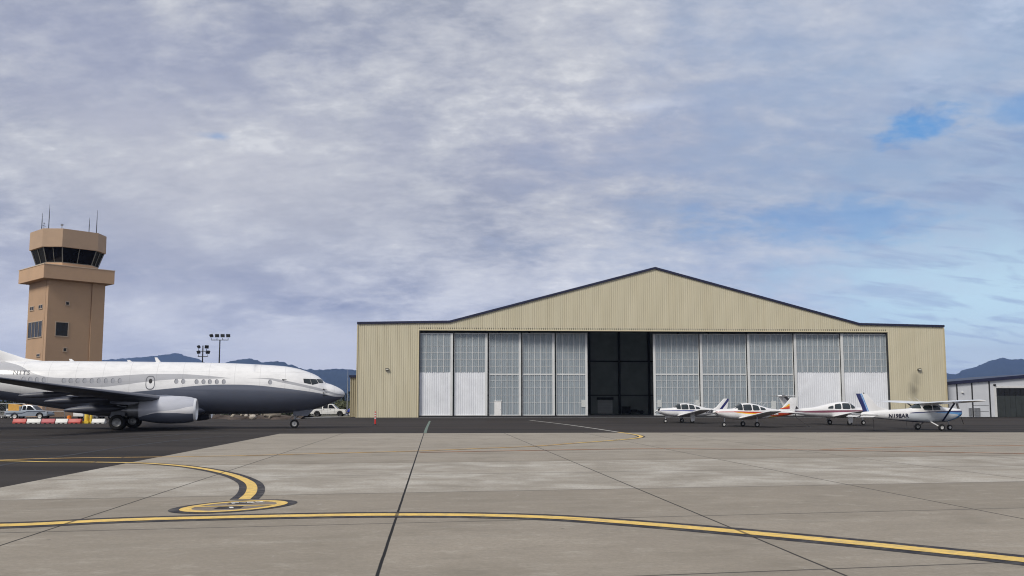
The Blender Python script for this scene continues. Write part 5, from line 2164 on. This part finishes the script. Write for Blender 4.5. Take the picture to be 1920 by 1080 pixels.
# blue car half hidden by the annexe
g = G(652, 781.4)
low = [(-2.2, .35), (-2.25, .8), (-2.0, .92), (1.1, .95), (2.0, .8), (2.2, .6), (2.2, .35), (1.95, .3)] + arch(1.35, .4, .3) + arch(-1.35, .4, .3) + [(-2.0, .3)]
cabp = [(-1.8, .88), (-1.25, 1.35), (-.6, 1.46), (.3, 1.42), (1.15, .92), (1.1, .86)]
M_VBLU = pm('car_paint_blue', srgb(36, 62, 160), .3, var=.06, coat=.6)
bc = vehicle('parked_car', (g.x + .6, g.y + 7.0, 0), R(-4), 'blue saloon car beyond the white pickup, half hidden by the annexe', 'car', 'parked cars', M_VBLU, low, cabp,
             [[(-1.45, .98), (-1.1, 1.3), (-.3, 1.36), (-.3, .98)], [(-.22, .98), (-.22, 1.36), (.25, 1.33), (.85, .98)]], (-1.35, 1.35), 1.8, .32, rim=M_RIM, lights=[(2.12, .66)])
windscreen(bc, 1.8, 1.12, .96, .38, 1.4)
g = P(653, 765, 172)
gc = copy_tree(bc)
gc.location = (g.x, 172, 0)
gc.rotation_euler = (0, 0, R(20))
tag(gc, 'car parked furthest back behind the blue saloon, mostly hidden by the annexe', 'car', 'parked cars')
M_VGRN = pm('car_paint_grey_green', (.16, .19, .18), .3, var=.06, coat=.6)
for ch in gc.children:
    if ch.name.split('.')[0] in ('body', 'cabin'):
        ch.data = ch.data.copy()
        ch.data.materials.clear()
        ch.data.materials.append(M_VGRN)

# grey pickup with load box
g0_, g1_ = G(15, 786.2), G(95, 786.2)
cx = (g0_.x + g1_.x) / 2
sc = (g1_.x - g0_.x) / 5.75
A1, A2 = -1.5, 1.85
low = [(-2.85, .62), (-2.85, 1.1), (-2.5, 1.15), (-.75, 1.15), (-.7, 1.2), (1.3, 1.22), (2.5, 1.12), (2.8, .95), (2.82, .5), (2.55, .45)] + arch(A2, .54, .42) + [(1.2, .42), (-.7, .42)] + arch(A1, .5, .42) + [(-2.1, .5)]
cabp = [(-.72, 1.1), (-.68, 1.85), (-.5, 1.93), (.3, 1.93), (.6, 1.84), (1.4, 1.2), (1.35, 1.1)]
M_VGRY = pm('car_paint_grey', srgb(150, 160, 172), .32, var=.05, scale=1, dirt=.15, coat=.5)
gp = vehicle('pickup_truck', (cx, g0_.y, 0), 0, 'grey blue pickup with a dark side stripe behind the red and white barriers', 'pickup truck', 'parked pickup trucks', M_VGRY, low, cabp,
             [[(-.55, 1.25), (-.52, 1.76), (-.1, 1.8), (-.1, 1.25)], [(0, 1.25), (0, 1.82), (.3, 1.82), (.55, 1.72), (1.1, 1.25)]], (A1, A2), 2.0, .42, rim=M_RIM, lights=[(2.78, .95), (-2.82, .95)])
gp.scale = (sc, sc, sc)
windscreen(gp, 2.0, 1.33, 1.26, .72, 1.75)
mb = MB()
for sd in (-1,):
    for a, b_ in (((-2.7, .72), (-.6, .72)), ((-.6, .72), (.2, 1.02)), ((.2, 1.02), (2.6, .98))):
        n = len(mb.v)
        mb.v += [(a[0], sd * 1.003, a[1]), (b_[0], sd * 1.003, b_[1]), (b_[0], sd * 1.003, b_[1] + .1), (a[0], sd * 1.003, a[1] + .1)]
        mb.face((n, n + 1, n + 2, n + 3))
mb.build('side_stripe', pm('stripe_navy', (.04, .05, .08), .4), gp, fix=False)
mb = MB()
mb.box(2.8, 2.92, -.92, .92, .5, .74)
mb.box(-2.97, -2.85, -.92, .92, .55, .72)
mb.build('bumper', M_RIMGREY, gp, bevel=.03)
mb = MB()
mb.box(-1.0, -.76, -.9, .9, 1.16, 1.75)
mb.build('headboard_box', M_RIMGREY, gp, bevel=.02)
mb = MB()
mb.prism([(-.95, 0), (.95, 0), (.95, .62), (.8, .72), (-.75, .95), (-.95, .95)], -.6, .6)
mb.box(-.55, -.35, -.612, -.6, .15, .45)
mb.box(.0, .12, -.612, -.6, .1, .3)
o = mb.build('load_box', pm('box_yellow', srgb(206, 158, 76), .5, var=.08, dirt=.15), bevel=.02)
o.location = (cx - 1.75 * sc, g0_.y, 1.16 * sc)
o.scale = (sc * .9, sc, sc * .95)
tag(o, 'yellow equipment box riding in the bed of the grey pickup', 'equipment box')

# white utility cart left of the pickup
g = G(9.5, 785)
uc = empty('utility_cart', (g.x, g.y + 1.0, 0), 0, 'small white utility cart with a flat front deck at the left edge', 'cart')
mb = MB()
mb.box(-.2, .7, -.5, .5, .35, 1.25)
mb.box(-1.1, .75, -.55, .55, .3, .36)
mb.build('body', M_VWHT, uc, bevel=.03)
mb = MB()
for z in (.65, .85, 1.05):
    mb.box(-.05, .55, -.52, -.5, z, z + .06)
mb.build('vent_slots', M_RIMGREY, uc)
for x in (-.75, .45):
    for sd in (-1, 1):
        t, r = MB(), MB()
        wheel(t, r, (x, sd * .45, .2), .2, .14)
        wh = t.build('wheel', M_TYRE, uc, smooth=40)
        r.build('rim', M_RIM, wh, smooth=40)

# white van and dark blue box trailer behind the bollards
g = G(150, 787)
low = [(-2.3, .4), (-2.3, 1.2), (-1.9, 1.95), (-1.5, 2.05), (2.3, 2.05), (2.35, 1.9), (2.35, .4), (2.0, .38)] + arch(1.5, .42, .36) + arch(-1.45, .42, .36) + [(-2.0, .38)]
vn = empty('delivery_van', (g.x + .9, g.y + 2, 0), R(60), 'white van end seen between the jet belly and the red barrier', 'van')
mb = body_mesh(low, 1.9, .05, 1.2)
mb.build('body', M_VWHT, vn, bevel=.03, smooth=35)
for cx_ in (-1.45, 1.5):
    for sd in (-1, 1):
        t, r = MB(), MB()
        wheel(t, r, (cx_, sd * .82, .34), .34, .22)
        wh = t.build('wheel', M_TYRE, vn, smooth=40)
        r.build('rim', M_RIMGREY, wh, smooth=40)
for sd in (-1, 1):
    m2 = MB()
    n = 0
    m2.v += [(x, sd * (.95 - .05 * max(0, z - 1.2) + .006), z) for x, z in ((-1.95, 1.3), (-1.7, 1.8), (-1.0, 1.85), (-1.0, 1.3))]
    m2.face((0, 1, 2, 3))
    m2.build('window', M_GLASS, vn)
m2 = MB()
m2.quad((-2.31, -.8, 1.25), (-2.31, .8, 1.25), (-1.93, .78, 1.92), (-1.93, -.78, 1.92))
m2.build('windscreen', M_GLASS, vn)

g = G(183.5, 786.5)
bt = empty('box_trailer', (g.x, g.y, 0), 0, 'dark blue box trailer with white edge rails beside the jet wheels', 'trailer')
mb = MB()
mb.box(-1.2, 1.2, -.8, .8, .62, 1.9)
mb.build('body', pm('trailer_navy', (.012, .016, .05), .4, var=.1), bt, bevel=.02)
mb = MB()
mb.box(-2.4, 1.3, -.85, -.8, .54, .62)
mb.box(-1.3, -1.2, -.85, -.75, .62, 1.95)
mb.box(1.2, 1.3, -.85, -.75, .62, 1.95)
mb.box(-1.3, 1.3, .75, .85, .54, .62)
mb.build('frame', M_BWHT, bt, bevel=.01)
for sd in (-1, 1):
    t, r = MB(), MB()
    wheel(t, r, (.2, sd * .72, .3), .3, .18)
    wh = t.build('wheel', M_TYRE, bt, smooth=40)
    r.build('rim', M_RIMGREY, wh, smooth=40)

# ================================================================== AIR
HAZE = True
if HAZE:
    mb = MB()
    mb.box(-8500, 8500, -250, 12600, -2, 760)
    m = bpy.data.materials.new('haze_air')
    m.use_nodes = True
    nt = m.node_tree
    nt.nodes.clear()
    out = nt.nodes.new('ShaderNodeOutputMaterial')
    vol = nt.nodes.new('ShaderNodeVolumePrincipled')
    vol.inputs['Color'].default_value = (.36, .53, 1.0, 1)
    vol.inputs['Density'].default_value = .000075
    vol.inputs['Anisotropy'].default_value = .1
    nt.links.new(vol.outputs[0], out.inputs['Volume'])
    m.cycles.homogeneous_volume = True
    tag(mb.build('haze', m), kind='stuff')

# ================================================================== SKY
SUN_AZ, SUN_EL = R(-142), R(44)          # azimuth clockwise from the view direction (+Y): behind and to the left
sdir = Vector((math.sin(SUN_AZ) * math.cos(SUN_EL), math.cos(SUN_AZ) * math.cos(SUN_EL), math.sin(SUN_EL)))
wd = bpy.data.worlds.new("World")
scene.world = wd
wd.use_nodes = True
t = NT(wd.node_tree)
bg = wd.node_tree.nodes['Background']
STR = .1
sky = t.node('ShaderNodeTexSky', sky_type='NISHITA')
sky.sun_disc = False
sky.sun_elevation = SUN_EL
sky.sun_rotation = SUN_AZ
sky.air_density = 1.0
sky.dust_density = 1.0
d = t.node('ShaderNodeTexCoord').outputs['Generated']
x, y, z = t.sep(d)
zc_ = t.math('MAXIMUM', z, 0.0)
den = t.math('ADD', zc_, .30)
pv = t.comb(t.math('DIVIDE', x, den), t.math('DIVIDE', y, den), 0.0)
big = t.noise(t.mapping(pv, loc=(3.1, 1.7, 0)), 1.7, 3, .5)
n1 = t.noise(t.mapping(pv, rot=(0, 0, .25), loc=(.4, 2.2, 0)), 4.2, 7, .52, .25)
n2 = t.noise(t.mapping(pv, scale=(1.0, 1.25, 1), rot=(0, 0, .1), loc=(5, 1, 0)), 9.0, 8, .6, .2)
n3 = t.noise(t.mapping(pv, scale=(1.0, 1.6, 1), rot=(0, 0, .2), loc=(2, 7, 0)), 21.0, 6, .62, .2)
rip = t.noise(t.mapping(pv, scale=(1.0, 3.2, 1), rot=(0, 0, .15)), 4.4, 5, .55, .5)
m_ = t.math('ADD', t.math('ADD', t.math('MULTIPLY', n1, .36), t.math('ADD', t.math('MULTIPLY', n2, .36), t.math('MULTIPLY', n3, .22))), t.math('ADD', t.math('MULTIPLY', big, .30), t.math('MULTIPLY', rip, .06)))
EXPO = 2 ** .4
k = 1 / STR
sk = lambda r, g, b: tuple(q / EXPO for q in srgb(r, g, b))
L = lambda r, g, b: tuple(q * k for q in sk(r, g, b))
cl = t.ramp(t.mrange(m_, .51, .79), [(0, sk(146, 153, 174)), (.3, sk(168, 173, 190)), (.55, sk(189, 192, 205)), (.8, sk(206, 208, 217)), (1, sk(226, 227, 233))])


def spot(px, py, a, b_, warp=.25, sx=1.0, sz=1.0):
    """soft patch of sky around one direction, its edge torn by noise"""
    c = ray(px, py).normalized()
    w = t.math('MULTIPLY', t.math('SUBTRACT', n2, .5), warp)
    w = t.math('ADD', w, t.math('MULTIPLY', t.math('SUBTRACT', n1, .5), warp))
    dd = t.vmath('DISTANCE', t.mapping(d, scale=(sx, 1, sz)), (c.x * sx, c.y, c.z * sz))
    return t.mrange(t.math('ADD', dd, w), b_, a, smooth=True)


# tone of the deck: darker bands, brighter breaks
dark = t.math('MAXIMUM', spot(380, 540, .0, .22, .26, .7, 4.2), t.math('MULTIPLY', spot(160, 480, 0, .2, .25, .6, 3.0), .8))
cl = t.mix(t.math('MULTIPLY', dark, .75), cl, sk(128, 135, 164))
dk2 = t.math('MAXIMUM', spot(1180, 270, .0, .22, .3, .6, 2.2), spot(230, 100, .0, .2, .3, .6, 2.0))
cl = t.mix(t.math('MULTIPLY', dk2, .5), cl, sk(160, 166, 194))
br = t.math('MAXIMUM', spot(600, 668, .0, .13, .12, .7, 2.6), t.math('MULTIPLY', spot(20, 640, .0, .2, .2, .6, 2.2), .6))
br = t.math('MAXIMUM', br, t.math('MULTIPLY', spot(430, 350, .0, .2, .3, .7, 1.8), .5))
cl = t.mix(t.math('MULTIPLY', br, .85), cl, sk(220, 219, 226))
low = t.math('MULTIPLY', t.mrange(z, .30, .03, smooth=True), t.mrange(n1, .3, .6))
cl = t.mix(t.math('MULTIPLY', low, .5), cl, sk(212, 213, 221))
tr = spot(1750, 90, .0, .45, .3)
cl = t.mix(t.math('MULTIPLY', tr, .35), cl, sk(186, 200, 230))
wisp = t.math('MAXIMUM', spot(1735, 165, .0, .065, .16, 1.3, .7), t.math('MAXIMUM', spot(1215, 200, 0, .04, .07, .45, 2.6), spot(1870, 25, 0, .05, .1, .9, 1.2)))
cl = t.mix(t.math('MULTIPLY', t.math('MULTIPLY', wisp, t.mrange(n2, .4, .6)), .85), cl, sk(216, 222, 240))
# thinning cloud, pale blue towards the lower right
lr = spot(1960, 470, .02, .44, .26, .8, 1.1)
cl = t.mix(t.math('MULTIPLY', lr, .7), cl, sk(160, 188, 222))
hz = spot(1890, 600, .0, .2, .12, .6, 1.4)
cl = t.mix(t.math('MULTIPLY', hz, .9), cl, sk(196, 226, 240))
hz2 = spot(1840, 690, .0, .14, .06, .6, 2.2)
cl = t.mix(t.math('MULTIPLY', hz2, .9), cl, sk(206, 220, 232))
stre = t.math('MULTIPLY', t.math('MULTIPLY', t.math('MAXIMUM', lr, hz), t.mrange(rip, .5, .64)), .5)
cl = t.mix(stre, cl, sk(142, 158, 196))
gain = t.math('MULTIPLY', t.mrange(z, .0, .24, 1.62, 1.0, smooth=True), k)
cl = t.mix(1.0, cl, t.comb(gain, gain, t.math('MULTIPLY', gain, .97)), 'MULTIPLY')
# clear blue holes
hole = t.math('MAXIMUM', t.math('MULTIPLY', spot(1745, 238, .0, .048, .16, .62, 2.5), .85), t.math('MULTIPLY', spot(1580, 415, .0, .085, .16, .5, 2.4), .45))
hole = t.math('MAXIMUM', hole, t.math('MULTIPLY', spot(412, 256, .0, .018, .035, .5, 2.6), .4))
hole = t.math('MAXIMUM', hole, t.math('MULTIPLY', spot(1930, 200, .0, .05, .1, .8, 1.4), .5))
blue = t.mix(.85, sky.outputs[0], L(74, 152, 220))
allc = t.mix(hole, cl, blue)
# below the horizon: dull ground tone
allc = t.mix(t.mrange(z, 0.0, -.03), allc, L(110, 108, 105))
t.put(bg.inputs['Color'], allc)
bg.inputs['Strength'].default_value = STR

sl = bpy.data.lights.new('sun', 'SUN')
sl.energy = 2.2
sl.angle = R(20)
sl.color = (1.0, .94, .84)
so = bpy.data.objects.new('sun', sl)
COL.objects.link(so)
so.rotation_euler = sdir.to_track_quat('Z', 'Y').to_euler()

# ================================================================== RENDER SETTINGS
scene.render.engine = 'CYCLES'
scene.cycles.use_denoising = True
scene.cycles.filter_width = 1.1
scene.cycles.max_bounces = 6
scene.cycles.volume_bounces = 0
scene.view_settings.view_transform = 'Standard'
scene.view_settings.look = 'None'
scene.view_settings.gamma = 1.0
scene.view_settings.exposure = 0.4
